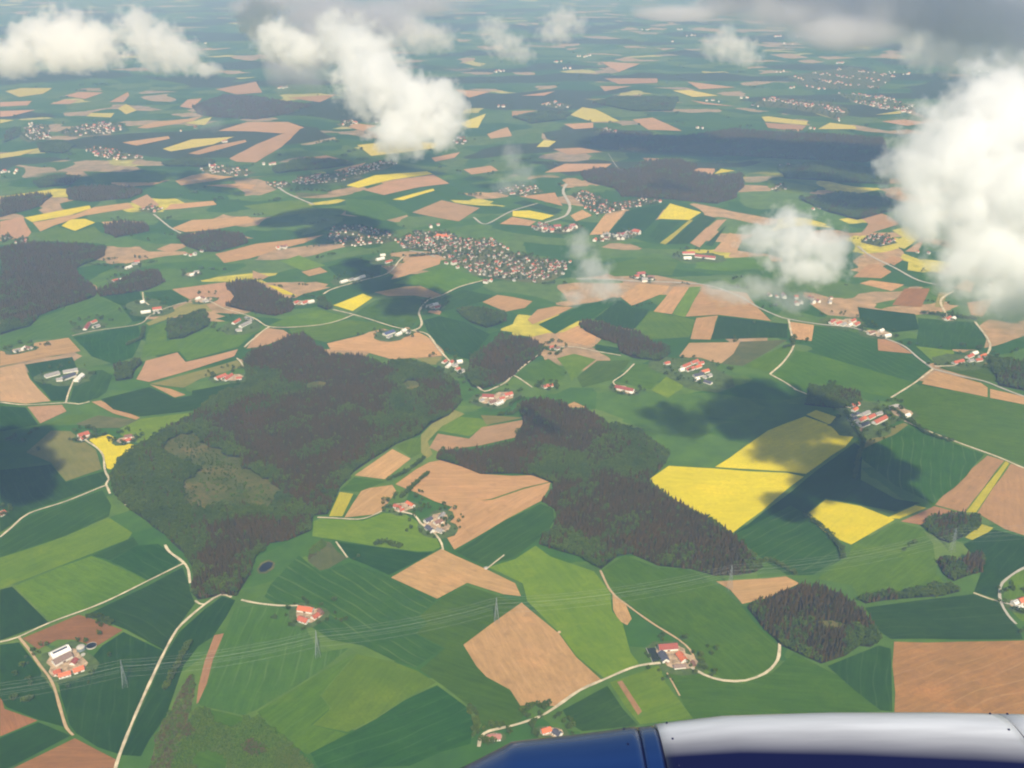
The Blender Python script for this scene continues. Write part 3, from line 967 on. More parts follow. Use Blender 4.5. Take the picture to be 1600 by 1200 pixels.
# ================================================================== ground sheet
def axis(lo, hi, near_lo, near_hi, s):
    a = list(np.arange(near_lo, near_hi + 1, s))
    st, v = s, near_hi
    while v < hi: st = min(st * 1.12, 600); v += st; a.append(v)
    st, v = s, near_lo
    pre = []
    while v > lo: st = min(st * 1.12, 600); v -= st; pre.append(v)
    return pre[::-1] + a
gx = axis(-34000, 34000, -2600, 2600, 40); gy = axis(-5000, 70000, 700, 5200, 40)
vs = [(x, y, hgt(x, y)) for y in gy for x in gx]
nx = len(gx)
fs = [(j * nx + i, j * nx + i + 1, (j + 1) * nx + i + 1, (j + 1) * nx + i) for j in range(len(gy) - 1) for i in range(nx - 1)]
me = bpy.data.meshes.new("ground"); me.from_pydata(vs, [], fs); me.materials.append(ground_mat())
me.polygons.foreach_set("use_smooth", [True] * len(fs))
tag(link("ground", me), "green rolling countryside under all the fields and woods", "ground", kind="structure")

def lift_at(y): return 0.45 + max(0, y - 4500) * .0005

# ================================================================== fields
def centroid(p): return sum(q[0] for q in p) / len(p), sum(q[1] for q in p) / len(p)
def area(p): return abs(sum(p[i][0] * p[i - 1][1] - p[i - 1][0] * p[i][1] for i in range(len(p)))) / 2
def inside(p, x, y):
    c = False; j = len(p) - 1
    for i in range(len(p)):
        xi, yi = p[i]; xj, yj = p[j]
        if (yi > y) != (yj > y) and x < (xj - xi) * (y - yi) / (yj - yi) + xi: c = not c
        j = i
    return c
def nums(s): 
    a = [float(q) for q in s.split()]
    return list(zip(a[0::2], a[1::2]))
def soften(p, amt, step):
    """subdivide the outline and let it wander a little, as real field edges do"""
    out = []
    n = len(p)
    for i in range(n):
        a, b = p[i], p[(i + 1) % n]
        d = math.dist(a, b); k = max(1, int(d / step))
        for j in range(k):
            t = j / k
            x, y = a[0] + (b[0] - a[0]) * t, a[1] + (b[1] - a[1]) * t
            if j: 
                w = amt * (math.sin(x * .021 + y * .017) + .6 * math.sin(x * .057 - y * .043 + 1.7))
                x -= (b[1] - a[1]) / d * w; y += (b[0] - a[0]) / d * w
            out.append((x, y))
    return out

def sheet(name, poly, mat, extra, cell=None, parent=None):
    """a field or yard draped on the terrain, its local x along the longest edge"""
    cx, cy = centroid(poly)
    L = [(math.dist(poly[i], poly[i - 1]), i) for i in range(len(poly))]
    # dominant direction from the edges
    sx = sum(l * math.cos(2 * math.atan2(poly[i][1] - poly[i-1][1], poly[i][0] - poly[i-1][0])) for l, i in L)
    sy = sum(l * math.sin(2 * math.atan2(poly[i][1] - poly[i-1][1], poly[i][0] - poly[i-1][0])) for l, i in L)
    l, i = max(L)
    ang = math.atan2(poly[i][1] - poly[i-1][1], poly[i][0] - poly[i-1][0])
    if math.hypot(sx, sy) > .25 * sum(q[0] for q in L): ang = .5 * math.atan2(sy, sx)
    bm = bmesh.new()
    vv = [bm.verts.new((x, y, 0)) for x, y in poly]
    for t in tessellate_polygon([[Vector((x, y, 0)) for x, y in poly]]):
        try: bm.faces.new([vv[q] for q in t])
        except ValueError: pass
    bmesh.ops.recalc_face_normals(bm, faces=bm.faces)
    if sum(f.normal.z for f in bm.faces) < 0: bmesh.ops.reverse_faces(bm, faces=bm.faces)
    cell = cell or (40 if cy < 5200 else 150)
    xs = [q[0] for q in poly]; ys = [q[1] for q in poly]
    if cy < 8200:
        for a in range(int(min(xs) // cell) + 1, int(max(xs) // cell) + 1):
            bmesh.ops.bisect_plane(bm, geom=bm.verts[:] + bm.edges[:] + bm.faces[:], plane_co=(a * cell, 0, 0), plane_no=(1, 0, 0))
        for a in range(int(min(ys) // cell) + 1, int(max(ys) // cell) + 1):
            bmesh.ops.bisect_plane(bm, geom=bm.verts[:] + bm.edges[:] + bm.faces[:], plane_co=(0, a * cell, 0), plane_no=(0, 1, 0))
    z0 = hgt(cx, cy)
    co, si = math.cos(-ang), math.sin(-ang)
    for v in bm.verts:
        x, y = v.co.x, v.co.y
        z = hgt(x, y) + lift_at(y) + extra - z0
        v.co = ((x - cx) * co - (y - cy) * si, (x - cx) * si + (y - cy) * co, z)
    me = bpy.data.meshes.new(name); bm.to_mesh(me); bm.free()
    me.materials.append(mat)
    me.polygons.foreach_set("use_smooth", [True] * len(me.polygons))
    o = link(name, me, parent)
    o.location = (cx, cy, z0); o.rotation_euler = (0, 0, ang)
    return o

LANDMARKS = []          # (x, y, words) for telling fields apart
FARM_LIST = []
for line in FARMS.strip().splitlines():
    if line.startswith("#"): FARM_LIST.append((line[1:], []))
    else:
        a = line.split()
        FARM_LIST[-1][1].append((*map(float, a[:4]), float(a[4]), a[5], a[6], float(a[7])))
for nm, bs in FARM_LIST:
    x, y = ground(sum(b[0] + b[2] for b in bs) / len(bs) / 2, sum(b[1] + b[3] for b in bs) / len(bs) / 2)
    LANDMARKS.append((x, y, nm))
WOOD_LIST = []
for line in WOODS.strip().splitlines():
    nm, p = line.split("|"); p = [ground(*q) for q in nums(p)]
    WOOD_LIST.append((nm, p)); LANDMARKS.append((*centroid(p), nm))
VILL = []
for line in VILLAGES.strip().splitlines():
    nm, n, p = line.split("|"); p = [ground(*q) for q in nums(p)]
    VILL.append((nm, int(n), p)); LANDMARKS.append((*centroid(p), nm))

used = {}
FPOLY = []
for i, line in enumerate(FIELDS.strip().splitlines()):
    code, rest = line.split(" ", 1)
    px = nums(rest)
    p = [ground(*q) for q in px]
    cx, cy = centroid(p)
    FPOLY.append((min(a[0] for a in p), max(a[0] for a in p), min(a[1] for a in p), max(a[1] for a in p), p))
    p = soften(p, min(3.0, math.sqrt(area(p)) * .008), 60 if cy < 4500 else 120)
    o = sheet("field", p, FM[code], (i * 7 % 10) * .06)
    de, what = FDESC[code]
    near = sorted(LANDMARKS, key=lambda q: math.dist(q[:2], (cx, cy)))[:2]
    size = "small" if area(p) < 8000 else ("large" if area(p) > 60000 else "")
    where = "behind" if cy > near[0][1] + 80 else ("in front of" if cy < near[0][1] - 80 else ("right of" if cx > near[0][0] else "left of"))
    lab = f"{size} {de} field {where} the {near[0][2]}".strip()
    if used.get(lab): lab = f"{size} {de} {what} plot {where} the {near[0][2]}".strip()
    k = used[lab] = used.get(lab, 0) + 1
    tag(o, " ".join(lab.split()[:16]), "field", kind="structure")

for i, line in enumerate(CLEARING.strip().splitlines()):
    code, rest = line.split(" ", 1)
    o = sheet("forest_clearing", soften([ground(*q) for q in nums(rest)], 11, 16), FM[code], .75)
    tag(o, ["large grassy clearing inside the wood on the left", "small grassy clearing inside the round spruce wood",
            "far small grassy gap in the large wood", "thin grassy gap in the leafy part of the wood"][i], "clearing", kind="structure")

# ================================================================== roads
def ribbon(name, pts, width, mat, extra):
    # Catmull-Rom through the survey points, then a strip draped on the terrain
    P = [Vector((*ground(*q), 0)) for q in pts]
    P = [P[0] * 2 - P[1]] + P + [P[-1] * 2 - P[-2]]
    c = []
    for i in range(1, len(P) - 2):
        n = max(2, int((P[i + 1] - P[i]).length / 15))
        for k in range(n):
            t = k / n
            c.append(.5 * ((2 * P[i]) + (P[i + 1] - P[i - 1]) * t + (2 * P[i - 1] - 5 * P[i] + 4 * P[i + 1] - P[i + 2]) * t * t
                           + (3 * P[i] - P[i - 1] - 3 * P[i + 1] + P[i + 2]) * t ** 3))
    c.append(P[-2])
    mb = MB(); vs = []
    for i, q in enumerate(c):
        d = (c[min(i + 1, len(c) - 1)] - c[max(i - 1, 0)]).normalized()
        n = Vector((-d.y, d.x, 0))
        w = width * .5 * (1 + .12 * math.sin(i * 1.7) + .08 * math.sin(i * .6))
        for s in (-1, 1):
            a = q + n * w * s
            vs.append((a.x, a.y, hgt(a.x, a.y) + lift_at(a.y) + extra))
    mb.add(vs, [(2 * i, 2 * i + 2, 2 * i + 3, 2 * i + 1) for i in range(len(c) - 1)][::-1])
    mb.f = [f[::-1] for f in mb.f]
    me = mb.mesh(name, mat)
    if me.polygons and me.polygons[0].normal.z < 0: me.flip_normals()
    return link(name, me)
rl = {}
for i, line in enumerate(ROADS.strip().splitlines()):
    w, p, s = line.split("|")
    p = nums(p)
    o = ribbon({"pale": "farm_lane", "dirt": "dirt_track", "grey": "road"}[s], p, float(w) * 1.12, M[s], .95 + (i % 7) * .05)
    mx, my = ground(*p[len(p) // 2])
    near = sorted(LANDMARKS, key=lambda q: math.dist(q[:2], (mx, my)))
    lab = f"{ {'pale':'pale gravel lane','dirt':'brown dirt track','grey':'grey paved road'}[s]} passing the {near[0][2]}"
    if lab in rl: lab = f"{ {'pale':'pale lane','dirt':'dirt track','grey':'grey road'}[s]} from the {near[0][2]} towards another road"
    rl[lab] = 1
    tag(o, " ".join(lab.split()[:16]), "road", kind="structure")

# ================================================================== trees
def spruce_mesh(seed, mat):
    r = random.Random(seed); mb = MB()
    h = 20 + r.uniform(-2, 3); n = 9
    tiers = 7
    for t in range(tiers):
        f = t / (tiers - 1)
        z0 = 3 + f * (h - 6) + r.uniform(-.4, .4); rad = (3.4 * (1 - f) ** .8 + .45)
        vs = [(r.uniform(-.2, .2), r.uniform(-.2, .2), z0 + 3.6 - f * .6)]
        for k in range(n):
            a = 2 * math.pi * (k + r.uniform(-.25, .25)) / n
            q = rad * r.uniform(.62, 1.18)
            vs.append((q * math.cos(a), q * math.sin(a), z0 - r.uniform(-.3, 1.1)))
        mb.add(vs, [(0, k + 1, (k + 1) % n + 1) for k in range(n)])
    return mb.mesh("crown", mat)

def leaf_mesh(seed, mat, hgt_=15, wid=5.2, clumps=26, base=2.5, q=7):
    """crown of many leaf clumps round an uneven volume, with gaps"""
    r = random.Random(seed); mb = MB()
    for c in range(clumps):
        a = r.uniform(0, 6.283); e = r.uniform(-.75, 1.0); rr = r.uniform(.45, 1.0) ** .6
        ce = math.sqrt(max(0, 1 - e * e))
        cx, cy = wid * rr * ce * math.cos(a), wid * rr * ce * math.sin(a)
        cz = base + (hgt_ - base) * (.5 + .46 * e * rr)
        s = r.uniform(.20, .36) * wid
        for k in range(q):
            d = Vector((r.gauss(0, 1), r.gauss(0, 1), r.gauss(.2, 1))).normalized()
            p = Vector((cx, cy, cz)) + d * s * .55
            nrm = (d + Vector((r.uniform(-.5, .5), r.uniform(-.5, .5), r.uniform(0, .6)))).normalized()
            u = nrm.orthogonal().normalized(); w = nrm.cross(u)
            ro = r.uniform(0, 3); u, w = u * math.cos(ro) + w * math.sin(ro), w * math.cos(ro) - u * math.sin(ro)
            t = s * r.uniform(.45, .8)
            mb.add([p - u * t - w * t * .6, p + u * t - w * t * .7, p + u * t * .8 + w * t * .7 + nrm * .15 * t, p - u * t * .7 + w * t * .8],
                   [(0, 1, 2, 3)])
    return mb.mesh("crown", mat)

def trunk_mesh(h, r, limbs, seed):
    q = random.Random(seed); mb = MB()
    mb.bar((0, 0, -.6), (0, 0, h * .55), r, 6, 0, r * .6); mb.bar((0, 0, h * .55), (.2, .1, h), r * .6, 6, 0, r * .15)
    for k in range(limbs):
        a = k * 2.4 + q.uniform(-.4, .4); z = h * q.uniform(.35, .6)
        mb.bar((0, 0, z), (math.cos(a) * h * .22, math.sin(a) * h * .22, z + h * .25), r * .35, 5, 0, r * .12)
    return mb.mesh("trunk", M["bark"])

PROTO = {"spruce": [(spruce_mesh(i, M["spruce"]), trunk_mesh(17, .32, 0, i)) for i in range(5)],
         "leaf": [(leaf_mesh(40 + i, M["leaf"], 14 + i % 3, 4.6 + .4 * (i % 4)), trunk_mesh(10, .36, 4, i)) for i in range(6)],
         "shrub_G": [(leaf_mesh(80 + i, M["shrub_G"], 6.4, 3.6, 16, .1, 6), None) for i in range(4)],
         "shrub_R": [(leaf_mesh(90 + i, M["shrub_R"], 5.4, 3.0, 14, .1, 6), None) for i in range(4)]}
proto_col = {}
for k, lst in PROTO.items():
    c = bpy.data.collections.new("tree_kinds_" + k)
    for i, (cm, tm) in enumerate(lst):
        o = bpy.data.objects.new("crown", cm); c.objects.link(o)
    proto_col[k] = c

def scatter_group():
    ng = bpy.data.node_groups.new("tree_scatter", "GeometryNodeTree")
    ng.interface.new_socket("Geometry", in_out="INPUT", socket_type="NodeSocketGeometry")
    ng.interface.new_socket("Kinds", in_out="INPUT", socket_type="NodeSocketCollection")
    ng.interface.new_socket("Geometry", in_out="OUTPUT", socket_type="NodeSocketGeometry")
    gi = ng.nodes.new("NodeGroupInput"); go = ng.nodes.new("NodeGroupOutput")
    ci = ng.nodes.new("GeometryNodeCollectionInfo"); ci.inputs["Separate Children"].default_value = True; ci.inputs["Reset Children"].default_value = True
    ip = ng.nodes.new("GeometryNodeInstanceOnPoints"); ip.inputs["Pick Instance"].default_value = True
    def attr(name, typ):
        n = ng.nodes.new("GeometryNodeInputNamedAttribute"); n.data_type = typ; n.inputs[0].default_value = name
        return n.outputs[0]
    rot = ng.nodes.new("ShaderNodeCombineXYZ"); ng.links.new(attr("turn", "FLOAT"), rot.inputs[2])
    e2r = ng.nodes.new("FunctionNodeEulerToRotation"); ng.links.new(rot.outputs[0], e2r.inputs[0])
    L = ng.links.new
    L(gi.outputs[0], ip.inputs["Points"]); L(gi.outputs[1], ci.inputs[0]); L(ci.outputs[0], ip.inputs["Instance"])
    L(attr("pick", "INT"), ip.inputs["Instance Index"]); L(e2r.outputs[0], ip.inputs["Rotation"])
    L(attr("size", "FLOAT_VECTOR"), ip.inputs["Scale"]); L(ip.outputs[0], go.inputs[0])
    return ng
NG = scatter_group()

def scatter(name, pts, kind, label, cat):
    """pts: (x, y, size) -> one object of kind stuff"""
    if not pts: return
    me = bpy.data.meshes.new(name)
    me.from_pydata([(x, y, hgt(x, y) + .1) for x, y, s in pts], [], [])
    n = len(pts); q = random.Random(len(pts))
    a = me.attributes.new("turn", "FLOAT", "POINT"); a.data.foreach_set("value", [q.uniform(0, 6.28) for _ in pts])
    a = me.attributes.new("pick", "INT", "POINT"); a.data.foreach_set("value", [q.randrange(12) for _ in pts])
    a = me.attributes.new("size", "FLOAT_VECTOR", "POINT")
    sz = []
    for x, y, s in pts:
        w = s * q.uniform(.85, 1.15); sz += [w, w, min(s, 1.15) * q.uniform(.82, 1.05)]
    a.data.foreach_set("vector", sz)
    o = link(name, me)
    md = o.modifiers.new("trees", "NODES"); md.node_group = NG
    md[NG.interface.items_tree["Kinds"].identifier] = proto_col[kind]
    return tag(o, label, cat, kind="stuff")

conif = []
for line in CONIFER.strip().splitlines():
    p = [ground(*q) for q in nums(line)]
    xs = [q[0] for q in p]; ys = [q[1] for q in p]
    conif.append((min(xs), max(xs), min(ys), max(ys), p))
def is_conif(x, y): return any(a <= x <= b and c <= y <= d and inside(p, x, y) for a, b, c, d, p in conif)
holes = [soften([ground(*q) for q in nums(l.split(" ", 1)[1])], 11, 16) for l in CLEARING.strip().splitlines()]
def fill(p, s, q, skip=True):
    xs = [a[0] for a in p]; ys = [a[1] for a in p]; out = []
    x0, y0 = min(xs), min(ys)
    for j in range(int((max(ys) - y0) / s) + 1):
        for i in range(int((max(xs) - x0) / s) + 1):
            x = x0 + (i + .5 * (j % 2) + q.uniform(-.38, .38)) * s; y = y0 + (j + q.uniform(-.38, .38)) * s
            if inside(p, x, y) and not (skip and any(inside(h, x, y) for h in holes)): out.append((x, y))
    return out

MEMBERS = {"spruce": [], "leaf": [], "shrub": []}      # (dist, x, y, size, proto kind, words)
for nm, p in WOOD_LIST:
    cx, cy = centroid(p); d = slant(cx, cy); q = random.Random(int(d))
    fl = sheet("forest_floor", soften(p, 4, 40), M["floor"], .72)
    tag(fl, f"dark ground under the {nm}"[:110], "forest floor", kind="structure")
    s = 5.4 if d < 3000 else (7.5 if d < 4600 else (11 if d < 7000 else 17))
    k0 = 1.0 if d < 3000 else max(1, s / 6.4)
    pr = soften(p, 5, 25)
    for x, y in fill(pr, s, q):
        c = is_conif(x + 16 * math.sin(y * .05) + q.gauss(0, 9), y + 16 * math.sin(x * .047) + q.gauss(0, 9))
        if q.random() < .05: c = not c
        v = math.sin(x * .013 + y * .009) + math.sin(x * .031 - y * .027 + 2)
        if c and v > 1.45 and q.random() < .45: c = False
        if not c and v < -1.25 and q.random() < .5: c = True
        if q.random() < .035: continue
        MEMBERS["spruce" if c else "leaf"].append((slant(x, y), x, y, k0 * (q.uniform(.6, 1.15) if q.random() < .9 else q.uniform(1.1, 1.35)), "spruce" if c else "leaf", nm))
for line in SCRUB.strip().splitlines():
    nm, p, kd = line.split("|"); p = [ground(*q) for q in nums(p)]; q = random.Random(5)
    if kd != "S": tag(sheet("rough_grass", soften(p, 3, 25), FM["O2" if kd == "R" or len(p) < 8 else "G2b"], .8), f"rough grass under the {nm}", "rough grass", kind="structure")
    for x, y in fill(p, 4.6 if kd != "S" else 13, q, False):
        if kd == "S" and q.random() < .5: continue
        g = math.sin(x * .05) + math.sin(y * .06 + x * .02)
        if g > 1.1 and kd != "R": continue
        kk = "shrub_R" if (kd == "R" and q.random() < .5) or (kd == "G" and g < -1.5) else "shrub_G"
        MEMBERS["shrub"].append((slant(x, y), x, y, q.uniform(.6, 1.35), kk, nm))
for line in HEDGES.strip().splitlines():
    p, nm = line.split("|"); p = [ground(*q) for q in nums(p)]; q = random.Random(len(p))
    for a, b in zip(p, p[1:]):
        n = max(1, int(math.dist(a, b) / 5.5))
        for k in range(n):
            t = (k + q.random() * .5) / n
            for side in (-1, 1):
                if q.random() < .15: continue
                x = a[0] + (b[0] - a[0]) * t + side * q.uniform(.5, 3.5); y = a[1] + (b[1] - a[1]) * t + side * q.uniform(.5, 3.5)
                MEMBERS["leaf"].append((slant(x, y), x, y, q.uniform(.6, 1.0), "leaf", nm))
q = random.Random(3)
for px in nums(TREES):
    x, y = ground(*px)
    near = min((math.dist(l[:2], (x, y)), l[2]) for l in LANDMARKS)
    for k in range(2 if slant(x, y) < 2800 else 4):
        MEMBERS["leaf"].append((slant(x, y), x + q.uniform(-8, 8) * (k > 0), y + q.uniform(-9, 9) * (k > 0), q.uniform(.5, .95), "leaf", near[1]))
# orchard and shade trees round every farm
for nm, bs in FARM_LIST:
    pts = [ground((b[0] + b[2]) / 2, (b[1] + b[3]) / 2) for b in bs]
    c0 = (sum(a[0] for a in pts) / len(pts), sum(a[1] for a in pts) / len(pts)); q = random.Random(nm)
    rr = min(max(math.dist(c0, a) for a in pts) + 20, 75)
    a0 = q.uniform(0, 6.28)
    for k in range(q.randint(12, 24)):
        a = a0 + q.gauss(0, 1.1) + (0 if k % 3 else 2.6); r = rr * q.uniform(.9, 1.35)
        x, y = c0[0] + r * math.cos(a), c0[1] + r * math.sin(a)
        if min(math.dist((x, y), b) for b in pts) > 17 and y > 1150:
            MEMBERS["leaf"].append((slant(x, y), x, y, q.uniform(.45, 1.0), "leaf", nm))
# scattered field trees and hedge lines further out, between the fields
def free(x, y): return not any(a <= x <= b and c <= y <= d and inside(p, x, y) for a, b, c, d, p in FPOLY)
q = random.Random(21); n = 0
while n < 420:
    y = 2700 + 8500 * q.random() ** 1.5; x = q.uniform(-.62, .62) * (y + 400)
    if not free(x, y): continue
    n += 1; a = q.uniform(-.5, .9); L = q.choice([0, 12, 30, 60, 110]); k = 1 if y < 4500 else 1.5
    for j in range(2 + int(L / 9)):
        t = q.uniform(-.5, .5) * L
        X, Y = x + t * math.cos(a) + q.gauss(0, 4), y + t * math.sin(a) + q.gauss(0, 4)
        if free(X, Y): MEMBERS["leaf"].append((slant(X, Y), X, Y, k * q.uniform(.4, .9), "leaf", "open fields"))
# young growth in the clearings
for i, h in enumerate(holes):
    q = random.Random(i)
    for x, y in fill(h, 9, q, False):
        if q.random() < .42 + .4 * math.sin(x / 23 + y / 31): MEMBERS["leaf"].append((slant(x, y), x, y, q.uniform(.22, .6), "leaf", "large mixed wood with a long clearing" if i != 1 else "round spruce wood with a small clearing"))
# trees between the village houses
for nm, n, p in VILL:
    d = slant(*centroid(p)); q = random.Random(n)
    for x, y in fill(p, max(13, math.sqrt(area(p) / (n * 2.2))), q):
        if q.random() < .9: MEMBERS["leaf"].append((slant(x, y), x, y, q.uniform(.6, 1.15) * (1 if d < 6000 else 1.4), "leaf", nm))

def single(kind, m):
    d, x, y, s, pk, nm = m
    lst = PROTO[pk]; i = rng.randrange(len(lst)); cm, tm = lst[i]
    name = {"spruce": "spruce_tree", "leaf": "broadleaf_tree", "shrub": "shrub"}[kind]
    w = s * rng.uniform(.88, 1.12)
    if tm:
        o = empty(name, (x, y, hgt(x, y) + .3), rng.uniform(0, 6.28))
        link("crown", cm, o); link("trunk", tm, o)
    else:
        o = link(name, cm); o.location = (x, y, hgt(x, y) + .3); o.rotation_euler = (0, 0, rng.uniform(0, 6.28))
    o.scale = (w, w, s * rng.uniform(.82, 1.02))
    look = {"spruce": "brownish dark spruce among", "leaf": "green leafy tree at", "shrub": "low shrub in"}[kind]
    if pk == "shrub_R": look = "reddish bare shrub in"
    if kind == "spruce": lab = f"brownish dark spruce standing in the {nm}"
    else: lab = f"{look} the {nm}"
    tag(o, " ".join(lab.split()[:16]), {"spruce": "spruce tree", "leaf": "tree", "shrub": "shrub"}[kind], f"{ {'spruce':'spruces','leaf':'leafy trees','shrub':'shrubs'}[kind]} of the {nm}")

WOODNAMES = {nm for nm, p in WOOD_LIST}
for kind, lst in MEMBERS.items():
    lst.sort(key=lambda m: m[0])
    for m in lst[:300]: single(kind, m)
    rest = {}
    for m in lst[300:]:
        rest.setdefault((m[5] if m[5] in WOODNAMES else None, m[4]), []).append((m[1], m[2], m[3]))
    for (nm, pk), pts in rest.items():
        if kind == "shrub": scatter("shrubbery", pts, pk, {"shrub_R": "reddish undergrowth along the hollow and the clearing", "shrub_G": "green undergrowth in the clearing and the corner thicket"}[pk], "shrubs")
        elif nm: scatter("spruce_forest" if pk == "spruce" else "broadleaf_forest", pts, pk,
                         " ".join((("dark spruces of the " if pk == "spruce" else "green leafy trees of the ") + nm).split()[:16]), "forest")
        else: scatter("village_trees", pts, pk, "green trees among village houses, hedges and distant farms", "trees")

# ================================================================== buildings
def house_shape(L, W, hw, rise):
    wall = MB()
    a, b = L / 2, W / 2
    wall.add([(-a,-b,-2),(a,-b,-2),(a,b,-2),(-a,b,-2),(-a,-b,hw),(a,-b,hw),(a,b,hw),(-a,b,hw),(-a,0,hw+rise),(a,0,hw+rise)],
             [(0,1,5,4),(2,3,7,6),(1,2,6,9,5),(3,0,4,8,7),(4,5,9,8),(6,7,8,9)])
    roof = MB()
    o, t = .7, .28
    k = rise / b
    for s in (-1, 1):
        y0, y1 = s * (b + o), 0
        z0, z1 = hw - o * k + .06, hw + rise + .06
        q = [(-a-o,y0,z0),(a+o,y0,z0),(a+o,y1,z1),(-a-o,y1,z1)]
        top = [(x, y, z + t) for x, y, z in q]
        fs_ = [(0,1,2,3),(7,6,5,4),(0,4,5,1),(1,5,6,2),(2,6,7,3),(3,7,4,0)]
        roof.add(q + top, fs_ if s > 0 else [f[::-1] for f in fs_])
    return wall, roof

def building(b, words, detailed):
    x1, y1, x2, y2, W, roofc, kind, hw = b
    lift = hw + 2.5
    A = ground(x1, y1, lift); B = ground(x2, y2, lift)
    cx, cy = (A[0] + B[0]) / 2, (A[1] + B[1]) / 2
    L = max(math.dist(A, B), W * 1.05); ang = math.atan2(B[1] - A[1], B[0] - A[0])
    rise = W * (.36 if kind != "barn" or W < 17 else .27)
    name = {"barn": "barn", "farmhouse": "farmhouse", "shed": "farm_shed"}[kind]
    root = empty(name, (cx, cy, hgt(cx, cy) + .6), ang)
    wall, roof = house_shape(L, W, hw, rise)
    wm = M["wood"] if kind == "shed" and roofc == "brown" else M["wall"]
    wall.build("wall", wm, root)
    rf = roof.build("roof", M["roof_" + roofc], root)
    if kind == "farmhouse":
        c = MB(); c.box(L * .18, L * .18 + 1, -.5 + W * .1, .5 + W * .1, hw + rise * .6, hw + rise + 1.5)
        c.build("chimney", M["concrete"], rf)
    if detailed:
        n = max(2, int(L / 6))
        for s in (-1, 1):
            if kind == "farmhouse":
                for k in range(min(n, 4)):
                    wx = -L / 2 + L * (k + .5) / min(n, 4)
                    w = MB(); w.box(wx - .75, wx + .75, s * (W / 2 + .03) - .04, s * (W / 2 + .03) + .04, 1.9, 3.7); w.build("window", M["window"], root)
        if kind == "barn":
            w = MB(); w.box(-2.4, 2.4, -W / 2 - .1, -W / 2 + .02, -.6, 3.9); w.build("barn_door", M["door"], root)
            w = MB(); w.box(L / 2 - .02, L / 2 + .1, -1.8, 1.8, -.6, 3.6); w.build("barn_door", M["door"], root)
        else:
            w = MB(); w.box(L / 2 - .02, L / 2 + .1, -.7, .7, -.6, 2.4); w.build("door", M["door"], root)
        if roofc == "white" or (W == 16 and roofc == "darkred"):
            # rows of dark panels on the slope
            k = rise / (W / 2)
            s = -1 if roofc == "white" else 1
            pn = MB(); ya, yb = s * (W / 2 - 1.5), s * (1.2 if roofc != "white" else W * .22)
            if roofc == "white": ya, yb = s * W * .20, s * 1.2
            zf = lambda y: hw + rise - abs(y) * k + .06 + .28
            d0, d1 = .05, .14
            q_ = [(-L*.40, ya, zf(ya)+d0), (L*.40, ya, zf(ya)+d0), (L*.40, yb, zf(yb)+d0), (-L*.40, yb, zf(yb)+d0)]
            pn.add(q_ + [(x, y, z + d1) for x, y, z in q_], [(0,1,2,3),(7,6,5,4),(0,4,5,1),(1,5,6,2),(2,6,7,3),(3,7,4,0)])
            pn.build("solar_panels", M["solar"], rf)
    tag(root, words, {"barn": "barn", "farmhouse": "farmhouse", "shed": "shed"}[kind])
    return root

ORD = ["leftmost", "second from left", "third from left", "fourth from left", "fifth from left", "sixth from left", "seventh from left",
       "eighth from left", "ninth from left", "tenth from left", "eleventh from left", "rightmost"]
RW = {"greybrown": "grey-brown", "darkred": "dark red", "redgrey": "faded red", "orange": "bright red", "slate": "dark-slate", "blue": "blue-grey"}
for nm, bs in FARM_LIST:
    order = sorted(bs, key=lambda b: b[0] + b[2])
    cx = [ground((b[0] + b[2]) / 2, (b[1] + b[3]) / 2) for b in bs]
    for b in bs:
        same = [c for c in order if c[5] == b[5] and c[6] == b[6]]
        i = order.index(b)
        o_ = "" if len(same) == 1 else (ORD[i] if i < len(bs) - 1 else "rightmost")
        word = {"barn": "barn", "farmhouse": "house", "shed": "shed"}[b[6]]
        lab = f"{RW.get(b[5], b[5])}-roofed {word}" + (f", {o_} building," if o_ else "") + f" of the {nm}"
        building(b, " ".join(lab.split()[:16]), slant(*cx[0]) < 2900)
    # the yard: a draped sheet round the buildings, tan with a grassy rim
    hull = []
    c0 = (sum(q[0] for q in cx) / len(cx), sum(q[1] for q in cx) / len(cx))
    pts = []
    for b in bs:
        for q in ((b[0], b[1]), (b[2], b[3])):
            p = ground(*q, 6); a = math.atan2(p[1] - c0[1], p[0] - c0[0])
            pts.append((p, a))
    for k in range(14):
        a = k * 2 * math.pi / 14
        far = max((p[0] - c0[0]) * math.cos(a) + (p[1] - c0[1]) * math.sin(a) for p, _ in pts)
        r = max(far, 3) + 2.5
        hull.append((c0[0] + r * math.cos(a), c0[1] + r * math.sin(a)))
    rim = [(c0[0] + (x - c0[0]) * 1.5, c0[1] + (y - c0[1]) * 1.45) for x, y in hull]
    tag(sheet("yard_grass", soften(rim, 4, 12), M["yardgrass"], .66), f"rough grass round the {nm}", "grass", kind="structure")
    if max(math.dist(c0, a) for a in hull) > 62: continue
    tag(sheet("farm_yard", soften(hull, 1.5, 12), M["yard"], .92), f"sandy yard of the {nm}", "yard", kind="structure")

